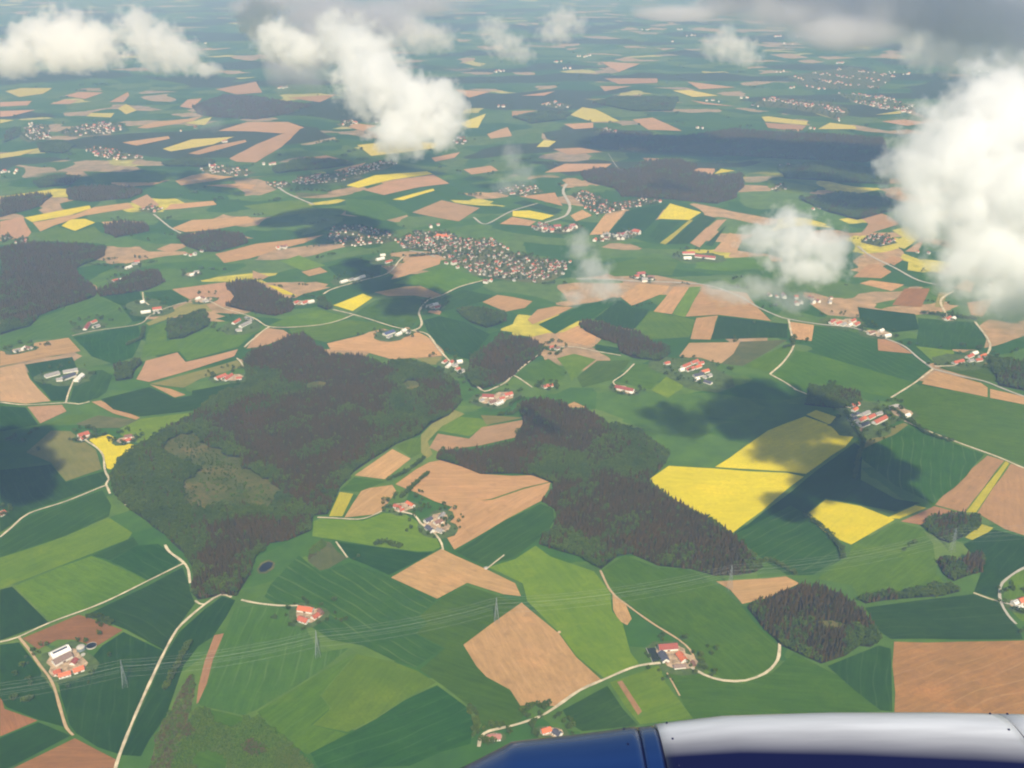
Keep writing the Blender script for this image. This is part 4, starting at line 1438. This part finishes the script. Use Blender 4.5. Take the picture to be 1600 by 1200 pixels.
# village houses: one small mesh of wall and roof each, too small to show more
RN = ["red", "redgrey", "darkred", "brown", "grey", "redgrey", "brown", "orange"]
HP = []
for i in range(16):
    q = random.Random(i + 60); L, W = q.uniform(8, 14), q.uniform(7, 9.5)
    wall, roof = house_shape(L, W, q.uniform(4.2, 6), W * .36)
    roof_m = RN[i % 8]
    for v_, f_, m_ in [(roof.v, roof.f, 1)]: wall.add(v_, f_, m_)
    HP.append((wall, roof_m, wall.mesh("house", [M["wall"], M["roof_" + roof_m]])))
houses = []
for nm, n, p in VILL:
    q = random.Random(n + 11); xs = [a[0] for a in p]; ys = [a[1] for a in p]
    d = slant(*centroid(p)); base = q.uniform(-.4, 1.1); cand = []
    # bending streets with houses on both sides
    ca, sa = math.cos(base), math.sin(base); mx, my = centroid(p); rr = max(max(xs) - min(xs), max(ys) - min(ys))
    row = -rr
    while row < rr:
        row += q.uniform(44, 66)
        for side in (-1, 1):
            u = -rr
            while u < rr:
                u += q.choice([14, 16, 19, 23, 28, 45, 60])
                w = row + side * (12 + q.uniform(-4, 9)) + 26 * math.sin(u / 120 + row / 90) + 12 * math.sin(u / 47)
                x, y = mx + u * ca - w * sa, my + u * sa + w * ca
                if inside(p, x, y): cand.append((x, y))
    q.shuffle(cand)
    # keep the denser blocks, thin the rim
    cand.sort(key=lambda c: q.random() + .35 * math.sin(c[0] / 70 + c[1] / 90) + .3 * math.dist(c, (mx, my)) / rr)
    for x, y in cand[:n]:
        pick = q.randrange(16)
        if "red" in nm or "orange" in nm:
            pick = q.choice([0, 1, 2, 5, 7, 8, 9, 10, 15])
        big = 1.0 if d < 6000 else 1.25
        if "halls" in nm or "works" in nm: big = q.uniform(1.3, 2.2)
        houses.append((slant(x, y), x, y, base + q.choice([0, math.pi / 2]) + q.uniform(-.35, .35), pick, big, nm))
    rim = soften(p, 12, 60)
    tag(sheet("village_ground", rim, FM["O2"], .7), f"gardens and streets of the {nm}", "gardens", kind="structure")
q = random.Random(77); n = 0
while n < 85:
    y = 3300 + 9500 * q.random() ** 1.3; x = q.uniform(-.6, .6) * (y + 400)
    if not free(x, y) or any(inside(p, x, y) for _, p in WOOD_LIST): continue
    n += 1; a = q.uniform(0, 1.5)
    for k in range(q.randint(2, 6)):
        X, Y = x + q.gauss(0, 26), y + q.gauss(0, 26)
        houses.append((slant(X, Y) + 20000, X, Y, a + q.choice([0, math.pi / 2]), q.randrange(16), q.uniform(1, 1.7), "open country"))
houses.sort()
RWORD = {"red": "red", "orange": "bright red", "darkred": "dark red", "brown": "brown", "grey": "grey", "redgrey": "faded red"}
for d, x, y, a, pk, s, nm in houses[:290]:
    o = link("house", HP[pk][2]); o.location = (x, y, hgt(x, y) + .4); o.rotation_euler = (0, 0, a); o.scale = (s, s, s)
    tag(o, " ".join(f"{RWORD[HP[pk][1]]}-roofed white house in the {nm}".split()[:16]), "house", f"{RWORD[HP[pk][1]]}-roofed houses of the {nm}")
mb = MB(); mats = [M["wall"]] + [M["roof_" + r] for r in sorted(set(RN))]
ri = {r: i + 1 for i, r in enumerate(sorted(set(RN)))}
for d, x, y, a, pk, s, nm in houses[290:]:
    src, rn, _ = HP[pk]; co, si = math.cos(a), math.sin(a); z = hgt(x, y) + lift_at(y)
    b = len(mb.v)
    mb.v += [(x + s * (p[0] * co - p[1] * si), y + s * (p[0] * si + p[1] * co), z + s * p[2]) for p in src.v]
    mb.f += [tuple(b + i for i in f) for f in src.f]; mb.m += [ri[rn] if m else 0 for m in src.m]
tag(mb.build("distant_houses", mats), "hundreds of tiny houses of the far villages fading into haze", "houses", kind="stuff")

# ------------------------------------------------ odd things on the farms
def put(name, px, py, label, cat, rz=0.0):
    x, y = ground(px, py)
    return tag(empty(name, (x, y, hgt(x, y) + 1.0), rz), label, cat)
t = put("digester_tank", 127, 1016, "round grey digester tank with a pale domed cover beside the white-roofed barn", "tank")
mb = MB(); mb.lathe([(7.5, -2), (7.5, 6.5), (7.2, 6.5)], 28); mb.build("tank_wall", M["tank"], t, True)
mb = MB(); mb.lathe([(7.7, 6.4), (7.6, 6.8), (6, 8.1), (3.5, 9.1), (.05, 9.5)], 28); mb.build("dome_cover", M["concrete"], t, True)
t = put("slurry_tank", 143, 1010, "open round slurry tank filled black next to the digester tank", "tank")
mb = MB(); mb.lathe([(9.2, -2), (9.2, 1.6), (8.8, 1.6), (8.8, .9)], 28); mb.build("tank_wall", M["concrete"], t)
mb = MB(); mb.lathe([(8.78, 1.0), (.02, 1.0)], 28); mb.build("slurry_surface", M["slurry"], t)
t = put("slurry_tank", 130, 1024, "low pale round tank below the digester tank", "tank")
mb = MB(); mb.lathe([(4, -2), (4, 1.4), (3.7, 1.4), (.02, 1.5)], 20); mb.build("tank_wall", M["concrete"], t)
t = put("dark_mound", 1022, 1024, "long black silage clamp under tarpaulin left of the square farm", "silage clamp", R(100))
mb = MB()  # low dark hump running between the two side walls
vs = []
for i in range(9):
    u = -20 + 5 * i; k = 1 - (abs(u) / 21) ** 4
    for j in range(7):
        v = -8 + 16 * j / 6; vs.append((u, v, 2.6 * k * max(0, 1 - (abs(v) / 8) ** 3) - .6))
mb.add(vs, [(i * 7 + j, i * 7 + j + 1, (i + 1) * 7 + j + 1, (i + 1) * 7 + j) for i in range(8) for j in range(6)])
mb.f = [f[::-1] for f in mb.f]
mb.build("mound_top", M["dark_top"], t, True)
mb = MB(); mb.box(-21, 21, -8.9, -8.4, -2, 1.2); mb.box(-21, 21, 8.4, 8.9, -2, 1.2); mb.build("side_walls", M["concrete"], t)
t = put("field_hut", 759, 889, "tiny white hut at the tip of the tan field", "hut", .4)
w_, r_ = house_shape(6, 4, 2.6, 1.5); w_.build("wall", M["wall"], t); r_.build("roof", M["roof_grey"], t)
t = put("hay_heap", 874, 988, "small pale heap at the edge of the ploughed field", "heap")
mb = MB(); mb.lathe([(3.4, -1.2), (3, .6), (1.8, 1.6), (.05, 2.1)], 14); mb.build("heap_mound", M["yard"], t, True)
# pond at the wood's lower end
p = [ground(*q) for q in nums("404 890 410 882 420 878 427 881 424 888 415 894 407 895")]
o = sheet("pond_bank", soften([ground(*q) for q in nums("401 891 408 880 420 875 430 880 428 889 416 897 404 897")], 1, 10), FM["O2"], .9); tag(o, "pale bare bank round the dark pond", "bank", kind="structure")
o = sheet("pond_water", soften(p, 1, 10), M["slurry"], 1.05); tag(o, "small dark pond at the lower end of the wood", "pond", kind="structure")

# ================================================================== power line
PY = [(-190, 1130), (196, 1073), (497, 1026), (776, 973), (1140, 921), (1487, 862), (1830, 815)]
pyl = [Vector((*ground(*q), 0)) for q in PY]
for v in pyl: v.z = hgt(v.x, v.y)
HT = 57.0
ARMS = [(33.0, 9.5), (42.0, 7.5), (51.0, 5.5)]
def pylon_mesh(part):
    mb = MB()
    wid = lambda z: 4.3 * (1 - z / HT) ** 1.25 + .45 if z < HT else .2
    zs = [0, 9, 17, 24, 30, 33, 37.5, 42, 46.5, 51, HT]
    if part == "lattice_mast":
        for sx in (-1, 1):
            for sy in (-1, 1):
                for z0, z1 in zip(zs, zs[1:]):
                    mb.bar((sx * wid(z0), sy * wid(z0), z0 - (2 if z0 == 0 else 0)), (sx * wid(z1), sy * wid(z1), z1), .17)
        for z0, z1 in zip(zs, zs[1:]):
            a, b = wid(z0), wid(z1)
            for k in range(4):
                c = [(-1, -1), (1, -1), (1, 1), (-1, 1)]
                p, q = c[k], c[(k + 1) % 4]
                mb.bar((p[0]*a, p[1]*a, z0), (q[0]*b, q[1]*b, z1), .085); mb.bar((q[0]*a, q[1]*a, z0), (p[0]*b, p[1]*b, z1), .085)
                mb.bar((p[0]*b, p[1]*b, z1), (q[0]*b, q[1]*b, z1), .08)
    return mb
mast_me = pylon_mesh("lattice_mast").mesh("lattice_mast", M["steel"])
arm_me = []
for z, a in ARMS:
    mb = MB()
    for s in (-1, 1):
        for sx in (-.6, .6):
            mb.bar((sx, 0, z), (0, s * a, z), .13); mb.bar((sx, 0, z + 2.2), (0, s * a, z), .1)
        for k in (1, 2, 3):
            y = s * a * k / 4; mb.bar((-.5 * (1 - k / 4), y, z), (.5 * (1 - k / 4), y, z + 2.2 * (1 - k / 4)), .12)
    arm_me.append(mb.mesh("cross_arm", M["steel"]))
ins = MB()
for z, a in ARMS:
    for s in (-1, 1): ins.bar((0, s * a, z), (0, s * a, z - 3.6), .2, 6)
PLAB = ["lattice pylon beyond the left edge of the meadows", "lattice pylon on dark green crop near the digester farm", "lattice pylon just in front of the lonely red farm",
        "lattice pylon at the corner of the ploughed tan field", "lattice pylon on the tan triangle at the tip of the wood", "lattice pylon beside the leafy copse on the right", "lattice pylon beyond the brown strip fields"]
for i, v in enumerate(pyl):
    a, b = pyl[max(0, i - 1)], pyl[min(len(pyl) - 1, i + 1)]
    ang = math.atan2(b.y - a.y, b.x - a.x)
    if i in (0, 6): continue
    o = empty("power_pylon", v, ang); tag(o, PLAB[i], "pylon", "pylons of the power line")
    link("lattice_mast", mast_me, o)
    for m in arm_me: link("cross_arm", m, o)
    ins.build("insulator_string", M["tank"], o) if i == 1 else link("insulator_string", bpy.data.meshes["insulator_string"], o)
def wire(z, off, label):
    mb = MB()
    for i in range(len(pyl) - 1):
        a, b = pyl[i], pyl[i + 1]
        def end(j):
            p, q = pyl[max(0, j - 1)], pyl[min(len(pyl) - 1, j + 1)]
            d = (q - p); d.z = 0; d.normalize(); n = Vector((-d.y, d.x, 0))
            return pyl[j] + n * off + Vector((0, 0, z))
        A, B = end(i), end(i + 1); sag = (A - B).length * .032
        pr = None
        for k in range(17):
            t = k / 16; c = A.lerp(B, t); c.z -= 4 * sag * t * (1 - t)
            if pr is not None: mb.bar(pr, c, .07)
            pr = c
    tag(mb.build("power_cable", M["cable"]), label, "cable", "cables of the power line")
wire(HT, 0, "topmost single wire strung over the pylon tips")
for z, a, w in ((33, 9.5, "lowest"), (42, 7.5, "middle"), (51, 5.5, "upper")):
    wire(z - 3.6, a, f"{w} power cable on the far side of the pylons")
    wire(z - 3.6, -a, f"{w} power cable on the near side of the pylons")

# ================================================================== jet engine below the window
def engine_mat(name, a, b, rough, metal, split):
    m, nt, out = new_mat(name)
    tc = N(nt, "ShaderNodeTexCoord"); sx = N(nt, "ShaderNodeSeparateXYZ"); nt.links.new(tc.outputs["Object"], sx.inputs[0])
    at = N(nt, "ShaderNodeMath", operation="ARCTAN2"); nt.links.new(sx.outputs[1], at.inputs[0]); nt.links.new(sx.outputs[2], at.inputs[1])
    # colour split: paler crown above, navy flank below (angle round the barrel)
    sl = N(nt, "ShaderNodeMath", operation="MULTIPLY_ADD"); nt.links.new(sx.outputs[0], sl.inputs[0]); sl.inputs[1].default_value = R(3.4); nt.links.new(at.outputs[0], sl.inputs[2])
    f = maprange(nt, sl.outputs[0], split[0], split[1])
    n = noise(nt, mapping(nt, tc.outputs["Object"], (1.2, 9, 9)), 1, 4)
    c = mix(nt, f, a, b)
    c = mix(nt, maprange(nt, n, .35, .7, 0, .25), c, sat(a, .55))
    bs = diffuse(nt, out, c, rough, .5); bs.inputs["Metallic"].default_value = metal
    if "Coat Weight" in bs.inputs: bs.inputs["Coat Weight"].default_value = .3; bs.inputs["Coat Roughness"].default_value = .15
    return m
# the church above its village
x, y = ground(333, 262)
t = tag(empty("church", (x, y, hgt(x, y) + .5), .3), "white church with a pointed steeple in the church village", "church")
w_, r_ = house_shape(26, 13, 9, 7); w_.build("nave_wall", M["wall"], t); r_.build("roof", M["roof_darkred"], t)
mb = MB(); mb.box(-20, -13.1, -3.5, 3.5, -2, 22); tw = mb.build("tower", M["wall"], t)
mb = MB(); mb.add([(-20.4,-3.9,22.05),(-12.7,-3.9,22.05),(-12.7,3.9,22.05),(-20.4,3.9,22.05),(-16.5,0,38)], [(0,1,4),(1,2,4),(2,3,4),(3,0,4),(3,2,1,0)])
mb.build("steeple", M["roof_slate"], tw)
ENG = empty("jet_engine", (0, 5.2 * math.cos(R(54.6)), H - 5.2 * math.sin(R(54.6))))
tag(ENG, "blue and white jet engine cowling of the aircraft at the bottom right", "jet engine")
RB = .935
SQ = 5.0      # flattened, squarish barrel section, shaped so the crown catches the sun
PROF = [(-.24,-.245),(-.2,-.228),(0,-.13),(.3,-.098),(.45,-.08),(.58,-.062),(.66,-.054),(.75,-.042),(1.0,-.014),(1.5,0),(2.0,0),(2.3,-.006),(2.6,-.012),(3.2,-.03),(4.0,-.10),(4.4,-.2)]
def prof(x):
    for (a, p), (b, q) in zip(PROF, PROF[1:]):
        if a <= x <= b: return RB + (p + (q - p) * (x - a) / (b - a)) / 1.23
    return RB + PROF[-1][1]
def barrel(name, xs, mat, dr=0.0, parent=ENG, n=160):
    mb = MB(); vs = []
    rows = []
    for x in xs: rows.append((x, prof(x) + dr))
    rows = [(xs[0], rows[0][1] - .03)] + rows + [(xs[-1], rows[-1][1] - .03)]
    for x, r in rows:
        for k in range(n):
            t = 2 * math.pi * k / n
            k_ = (abs(math.sin(t)) ** SQ + abs(math.cos(t)) ** SQ) ** (-1 / SQ)
            vs.append((x, r * k_ * math.sin(t), r * k_ * math.cos(t)))
    fs = [(j*n+k, j*n+(k+1)%n, (j+1)*n+(k+1)%n, (j+1)*n+k) for j in range(len(rows)-1) for k in range(n)]
    mb.add(vs, fs)
    return mb.build(name, mat, parent, True)
lin = lambda a, b, n: [a + (b - a) * i / n for i in range(n + 1)]
e_blue = engine_mat("cowl_blue_paint", (.006, .03, .16), (.020, .055, .155), .22, .1, (R(15), R(46)))  # crown lightened in the colour, standing in for mirrored sky
e_two = engine_mat("cowl_white_navy_paint", (.006, .008, .05), (.74, .76, .80), .3, .0, (R(29), R(40)))
e_dark = engine_mat("nozzle_dark_metal", (.008, .012, .06), (.012, .02, .09), .4, .3, (R(0), R(60)))
barrel("front_cowl", lin(-.24, .575, 24), e_blue)
barrel("joint_seam", lin(.575, .587, 2), e_dark, -.015)
barrel("joint_ring", lin(.587, .66, 4), e_blue, -.004)
barrel("joint_seam", lin(.66, .672, 2), e_dark, -.015)
barrel("main_cowl", lin(.672, 2.27, 30), e_two)
barrel("panel_seam", lin(2.27, 2.285, 2), e_dark, -.012)
barrel("rear_cowl", lin(2.285, 4.4, 24), e_two)
mb = MB(); n = 96; vs = []
for x, r in ((-.22, .66), (-.5, .60), (-1.1, .46), (-1.5, .35), (-1.5, .02)):
    vs += [(x, r * math.sin(2*math.pi*k/n), r * math.cos(2*math.pi*k/n)) for k in range(n)]
mb.add(vs, [(j*n+k, j*n+(k+1)%n, (j+1)*n+(k+1)%n, (j+1)*n+k) for j in range(4) for k in range(n)])
mb.build("inner_nozzle", e_dark, ENG, True)
mb = MB()
for x in (.52, .72, 2.23, 2.31):
    for k in range(9):
        t = R(-30 + 9 * k); r = (prof(x) + .0015) * (abs(math.sin(t)) ** SQ + abs(math.cos(t)) ** SQ) ** (-1 / SQ)
        mb.box(x - .004, x + .004, r * math.sin(t) - .004, r * math.sin(t) + .004, r * math.cos(t) - .005, r * math.cos(t) + .003)
mb.build("rivets", e_dark, ENG)

# ================================================================== clouds
STEP = 0.16
def cloud_mat(name, puffs, dens, amp, nscale, col=(1, 1, 1), edge=3.0, wisp=0.0):
    m, nt, out = new_mat(name)
    tc = N(nt, "ShaderNodeTexCoord"); pos = tc.outputs["Object"]
    # swirl the lookup a little so that puffs lose their round outline
    nz = nt.nodes.new("ShaderNodeTexNoise"); nz.inputs["Scale"].default_value = nscale * .45; nz.inputs["Detail"].default_value = 2
    nt.links.new(pos, nz.inputs["Vector"])
    w = N(nt, "ShaderNodeVectorMath", operation="MULTIPLY_ADD"); nt.links.new(nz.outputs["Color"], w.inputs[0])
    k = .7 / nscale
    w.inputs[1].default_value = (k, k, k); 
    w2 = N(nt, "ShaderNodeVectorMath", operation="SUBTRACT"); nt.links.new(pos, w.inputs[2]); nt.links.new(w.outputs[0], w2.inputs[0]); w2.inputs[1].default_value = (k/2, k/2, k/2)
    acc = None
    for c, r in puffs:
        s = N(nt, "ShaderNodeVectorMath", operation="SUBTRACT"); nt.links.new(w2.outputs[0], s.inputs[0]); s.inputs[1].default_value = c
        q = N(nt, "ShaderNodeVectorMath", operation="DIVIDE"); nt.links.new(s.outputs[0], q.inputs[0]); q.inputs[1].default_value = r
        l = N(nt, "ShaderNodeVectorMath", operation="LENGTH"); nt.links.new(q.outputs[0], l.inputs[0])
        if acc is None: acc = l.outputs["Value"]
        else:
            mn = N(nt, "ShaderNodeMath", operation="SMOOTH_MIN"); nt.links.new(acc, mn.inputs[0]); nt.links.new(l.outputs["Value"], mn.inputs[1]); mn.inputs[2].default_value = .25
            acc = mn.outputs[0]
    n1 = noise(nt, pos, nscale, 7, .62)
    # density = clamp(((1 - d) + (noise - .5) * amp) * edge)
    a = N(nt, "ShaderNodeMath", operation="SUBTRACT"); a.inputs[0].default_value = 1 - .5 * amp - wisp; nt.links.new(acc, a.inputs[1])
    b = N(nt, "ShaderNodeMath", operation="MULTIPLY_ADD"); nt.links.new(n1, b.inputs[0]); b.inputs[1].default_value = amp; nt.links.new(a.outputs[0], b.inputs[2])
    d = maprange(nt, b.outputs[0], 0, 1 / edge, 0, dens)
    v = nt.nodes.new("ShaderNodeVolumePrincipled"); v.inputs["Color"].default_value = (*[q * .994 for q in col], 1); v.inputs["Anisotropy"].default_value = .15
    nt.links.new(d, v.inputs["Density"]); nt.links.new(v.outputs[0], out.inputs["Volume"])
    m.cycles.volume_step_rate = STEP
    return m

def cloud(label, puffs, dens, amp=2.9, rough=.22, edge=1.6, deep=.8, wisp=0.0, col=(1,1,1), grow=1.3):
    """puffs: survey x, y, half width, half height (px), altitude (m)"""
    P = []
    ts = [(z - H) / ray(px, py)[2] for px, py, rx, ry, z in puffs]
    tm = sum(ts) / len(ts)
    for (px, py, rx, ry, z), t in zip(puffs, ts):
        t = tm * .82 + t * .18
        c = Vector(ray(px, py)) * t + Vector((0, 0, H)); d = (c - Vector((0, 0, H))).length
        k = d / F
        P.append((c, Vector((rx * k, max(rx, ry) * k * deep, ry * k * 1.05))))
    o0 = sum((c for c, r in P), Vector()) / len(P)
    size = sum(max(r) for c, r in P) / len(P)
    bm = bmesh.new()
    for c, r in P:
        mt = Matrix.Translation(c - o0) @ Matrix.Diagonal((*(r * grow), 1))
        bmesh.ops.create_icosphere(bm, subdivisions=3, radius=1, matrix=mt)
    me = bpy.data.meshes.new("cloud"); bm.to_mesh(me); bm.free()
    o = link("cloud", me)
    md = o.modifiers.new("r", "REMESH"); md.mode = "VOXEL"; md.voxel_size = size / 7; md.use_smooth_shade = True
    dg = bpy.context.evaluated_depsgraph_get()
    m2 = bpy.data.meshes.new_from_object(o.evaluated_get(dg))
    o.modifiers.clear(); o.data = m2; bpy.data.meshes.remove(me); m2.name = "cloud"
    m2.materials.clear()
    m2.materials.append(cloud_mat("cloud_vapour", [(tuple(c - o0), tuple(r)) for c, r in P], dens, amp, 1 / (size * rough * 2.2), col, edge, wisp))
    o.location = o0
    return tag(o, label, "cloud", "clouds over the countryside")

cloud("largest white cloud, billowing at the right edge of the picture",
      [(1560,178,84,66,890),(1495,245,92,72,835),(1570,310,108,92,790),(1437,258,52,46,820),(1595,425,74,62,705),(1535,400,74,56,725),(1650,270,100,110,810),(1450,330,52,42,760)], .05)
cloud("small fluffy cloud floating alone left of the largest cloud",
      [(1245,380,58,44,655),(1190,372,38,28,660),(1300,392,40,32,645),(1230,345,34,24,680),(1265,420,56,24,625)], .04)
cloud("tall bright white cloud leaning across the upper middle",
      [(565,85,52,48,840),(590,130,64,48,815),(645,170,62,46,785),(695,165,32,44,785),(625,212,50,32,755),(525,50,38,34,860),(682,205,44,28,765)], .045)
cloud("broad two-humped white cloud at the top left corner",
      [(110,55,50,36,740),(70,62,50,32,730),(150,62,34,34,730),(20,88,42,26,700),(120,88,66,20,680)], .030)
cloud("ragged white cloud just right of the two-humped one",
      [(215,45,32,30,750),(250,72,44,34,720),(285,90,34,22,700),(320,110,24,10,680)], .026)
cloud("slanting white cloud left of the leaning bright cloud",
      [(408,32,34,30,850),(438,62,40,30,850),(472,82,36,26,850),(510,80,26,18,850)], .045)
cloud("pale round cloud right above the leaning bright cloud",
      [(640,40,26,22,760),(660,58,48,22,740),(690,66,26,16,730)], .013)
cloud("small white cloud in the middle of the top edge",
      [(770,45,26,18,760),(790,70,32,18,740),(815,85,22,14,730)], .016)
cloud("small white cloud, rightmost of the pair in the top middle",
      [(880,30,30,18,765),(870,50,32,16,745),(905,40,16,14,750)], .014)
cloud("small white peaked cloud below the grey cloud layer",
      [(1135,55,20,18,750),(1140,75,42,18,735),(1165,90,26,14,720),(1110,68,18,12,740)], .016)
cloud("white knob of cloud at the lower edge of the grey layer",
      [(1435,62,24,18,750),(1460,85,50,22,730),(1510,95,50,22,720),(1580,95,40,22,730)], .012)
cloud("wide thin grey cloud layer covering the top right corner",
      [(1250,20,110,30,800),(1390,15,130,38,800),(1530,35,140,50,780),(1640,60,90,60,760),(1330,50,110,26,770),(1160,5,90,18,810),(1060,12,80,14,800)], .014, amp=1.2, rough=.4, edge=1.5, col=(.86,.86,.91))  # vapour colour greyed to stand in for the layer's shade
cloud("thin grey veil drifting over the top of the leaning cloud",
      [(500,25,80,32,800),(580,35,90,36,790),(460,110,60,36,730),(660,10,70,20,800),(500,70,70,40,760),(420,5,70,16,800)], .010, amp=1.5, rough=.4, edge=1.5, col=(.80,.80,.85))  # veil darkened in its colour too, shade painted in
cloud("torn white wisp hanging over the right end of the valley village",
      [(905,385,26,26,640),(925,420,32,30,600),(945,450,36,20,570),(895,465,22,14,560)], .024, amp=2.4, rough=.3, edge=1.6)
cloud("faint wisp above the small village, left of the red one",
      [(800,245,20,26,660),(815,275,26,22,620),(790,290,24,14,600)], .009, amp=2.2, rough=.3, edge=1.5)
cloud("ragged wisp under the small fluffy cloud",
      [(1190,450,44,20,560),(1150,460,44,14,550),(1240,470,40,16,540),(1120,450,30,10,560)], .018, amp=2.4, rough=.3, edge=1.6)
cloud("hazy skirt of vapour under the largest cloud",
      [(1560,462,80,34,640),(1600,485,60,36,620),(1510,440,50,30,660)], .01, amp=1.4, rough=.5, edge=1.5)
cloud("faint smoke-like wisp over the ribbon fields",
      [(310,180,14,16,690),(330,195,24,10,670)], .004, amp=2.0, rough=.4, edge=1.5)

def shade_cloud(label, spots, dens, z=640, flat=.55):
    """an unseen cloud placed outside the picture, up-sun of the patch of ground it shades"""
    e, a = R(SUN_EL), R(SUN_AZ)
    sd = Vector((math.sin(a) * math.cos(e), math.cos(a) * math.cos(e), math.sin(e)))
    P = []
    for px, py, r, dz in spots:
        x, y = ground(px, py)
        zz = z + dz
        c = Vector((x, y, 0)) + sd * (zz / sd.z)
        P.append((c, Vector((r, r * .9, r * flat))))
    o0 = sum((c for c, r in P), Vector()) / len(P); size = sum(r.x for c, r in P) / len(P)
    bm = bmesh.new()
    for c, r in P: bmesh.ops.create_icosphere(bm, subdivisions=3, radius=1, matrix=Matrix.Translation(c - o0) @ Matrix.Diagonal((*(r * 1.22), 1)))
    me = bpy.data.meshes.new("cloud"); bm.to_mesh(me); bm.free()
    o = link("cloud", me)
    md = o.modifiers.new("r", "REMESH"); md.mode = "VOXEL"; md.voxel_size = size / 7
    m2 = bpy.data.meshes.new_from_object(o.evaluated_get(bpy.context.evaluated_depsgraph_get()))
    o.modifiers.clear(); o.data = m2; m2.name = "cloud"; m2.materials.clear()
    m2.materials.append(cloud_mat("cloud_vapour", [(tuple(c - o0), tuple(r)) for c, r in P], dens, 1.2, 1 / (size * .9), edge=3))
    o.location = o0
    tag(o, label, "cloud", "clouds over the countryside")
    return o
shade_cloud("cloud to the left of the picture whose shadow darkens the left edge", [(5,692,90,0),(58,680,62,5),(15,745,115,0),(-60,760,110,0),(45,765,75,-5),(20,720,95,0)], .07, 800)
shade_cloud("cloud to the right of the picture shading the stream below the barn hamlet", [(1340,735,95,0),(1385,775,95,0),(1290,760,85,0),(1235,790,70,-5),(1400,735,70,5),(1360,705,60,5),(1310,710,60,5)], .07, 900)


shade_cloud("cloud above the top of the picture shading the fields left of the large village", [(448,344,140,0),(495,338,170,0),(540,350,150,0),(592,364,85,0)], .07, 1110, .3)  # added out of view only to drop its shadow on these fields
shade_cloud("long cloud above the top of the picture shading the far woods on the right", [(960,222,260,0),(1060,226,330,0),(1170,234,360,0),(1280,240,360,0),(1370,256,330,0),(1265,286,260,0),(1340,312,240,0)], .06, 1110, .18)  # unseen, put above the frame to darken the far woods

# ================================================================== haze, sun, sky
m, nt, out = new_mat("haze_air")
v = nt.nodes.new("ShaderNodeVolumePrincipled")
v.inputs["Color"].default_value = (.38, .59, 1.0, 1); v.inputs["Absorption Color"].default_value = (1, 1, 1, 1)
v.inputs["Density"].default_value = 8.5e-5; v.inputs["Anisotropy"].default_value = 0.0
nt.links.new(v.outputs[0], out.inputs["Volume"])
mb = MB(); mb.box(-36000, 36000, -6000, 72000, -40, H + 30)
tag(mb.build("haze", m), "blue haze filling the air over the whole countryside", "haze", kind="stuff")

sd = bpy.data.lights.new("sun", "SUN"); sd.energy = 5.0; sd.angle = R(.53); sd.color = (1.0, .93, .81)
so = bpy.data.objects.new("sun", sd); COL.objects.link(so)
e, a = R(SUN_EL), R(SUN_AZ)
dirv = Vector((math.sin(a) * math.cos(e), math.cos(a) * math.cos(e), math.sin(e)))
so.rotation_euler = dirv.to_track_quat("Z", "Y").to_euler()
so.location = (0, 0, 3000)

wd = bpy.data.worlds.new("World"); scene.world = wd; wd.use_nodes = True
nt = wd.node_tree; nt.nodes.clear()
ow = nt.nodes.new("ShaderNodeOutputWorld"); bg = nt.nodes.new("ShaderNodeBackground"); sk = nt.nodes.new("ShaderNodeTexSky")
sk.sky_type = "NISHITA"; sk.sun_disc = False; sk.sun_elevation = R(SUN_EL); sk.sun_rotation = R(SUN_AZ)
bg.inputs["Strength"].default_value = .06
nt.links.new(sk.outputs[0], bg.inputs[0]); nt.links.new(bg.outputs[0], ow.inputs[0])

scene.view_settings.view_transform = "Standard"
scene.view_settings.look = "None"
scene.view_settings.exposure = 0.30
scene.cycles.pixel_filter_type = "BLACKMAN_HARRIS"; scene.cycles.filter_width = 2.0
scene.view_settings.gamma = 1.0
scene.render.engine = "CYCLES"
cy = scene.cycles
cy.max_bounces = 24; cy.diffuse_bounces = 1; cy.glossy_bounces = 2; cy.transmission_bounces = 2
cy.volume_bounces = 16; cy.transparent_max_bounces = 8
cy.use_denoising = True
cy.volume_step_rate = 1.0; cy.volume_max_steps = 1024
cy.sample_clamp_indirect = 4.0
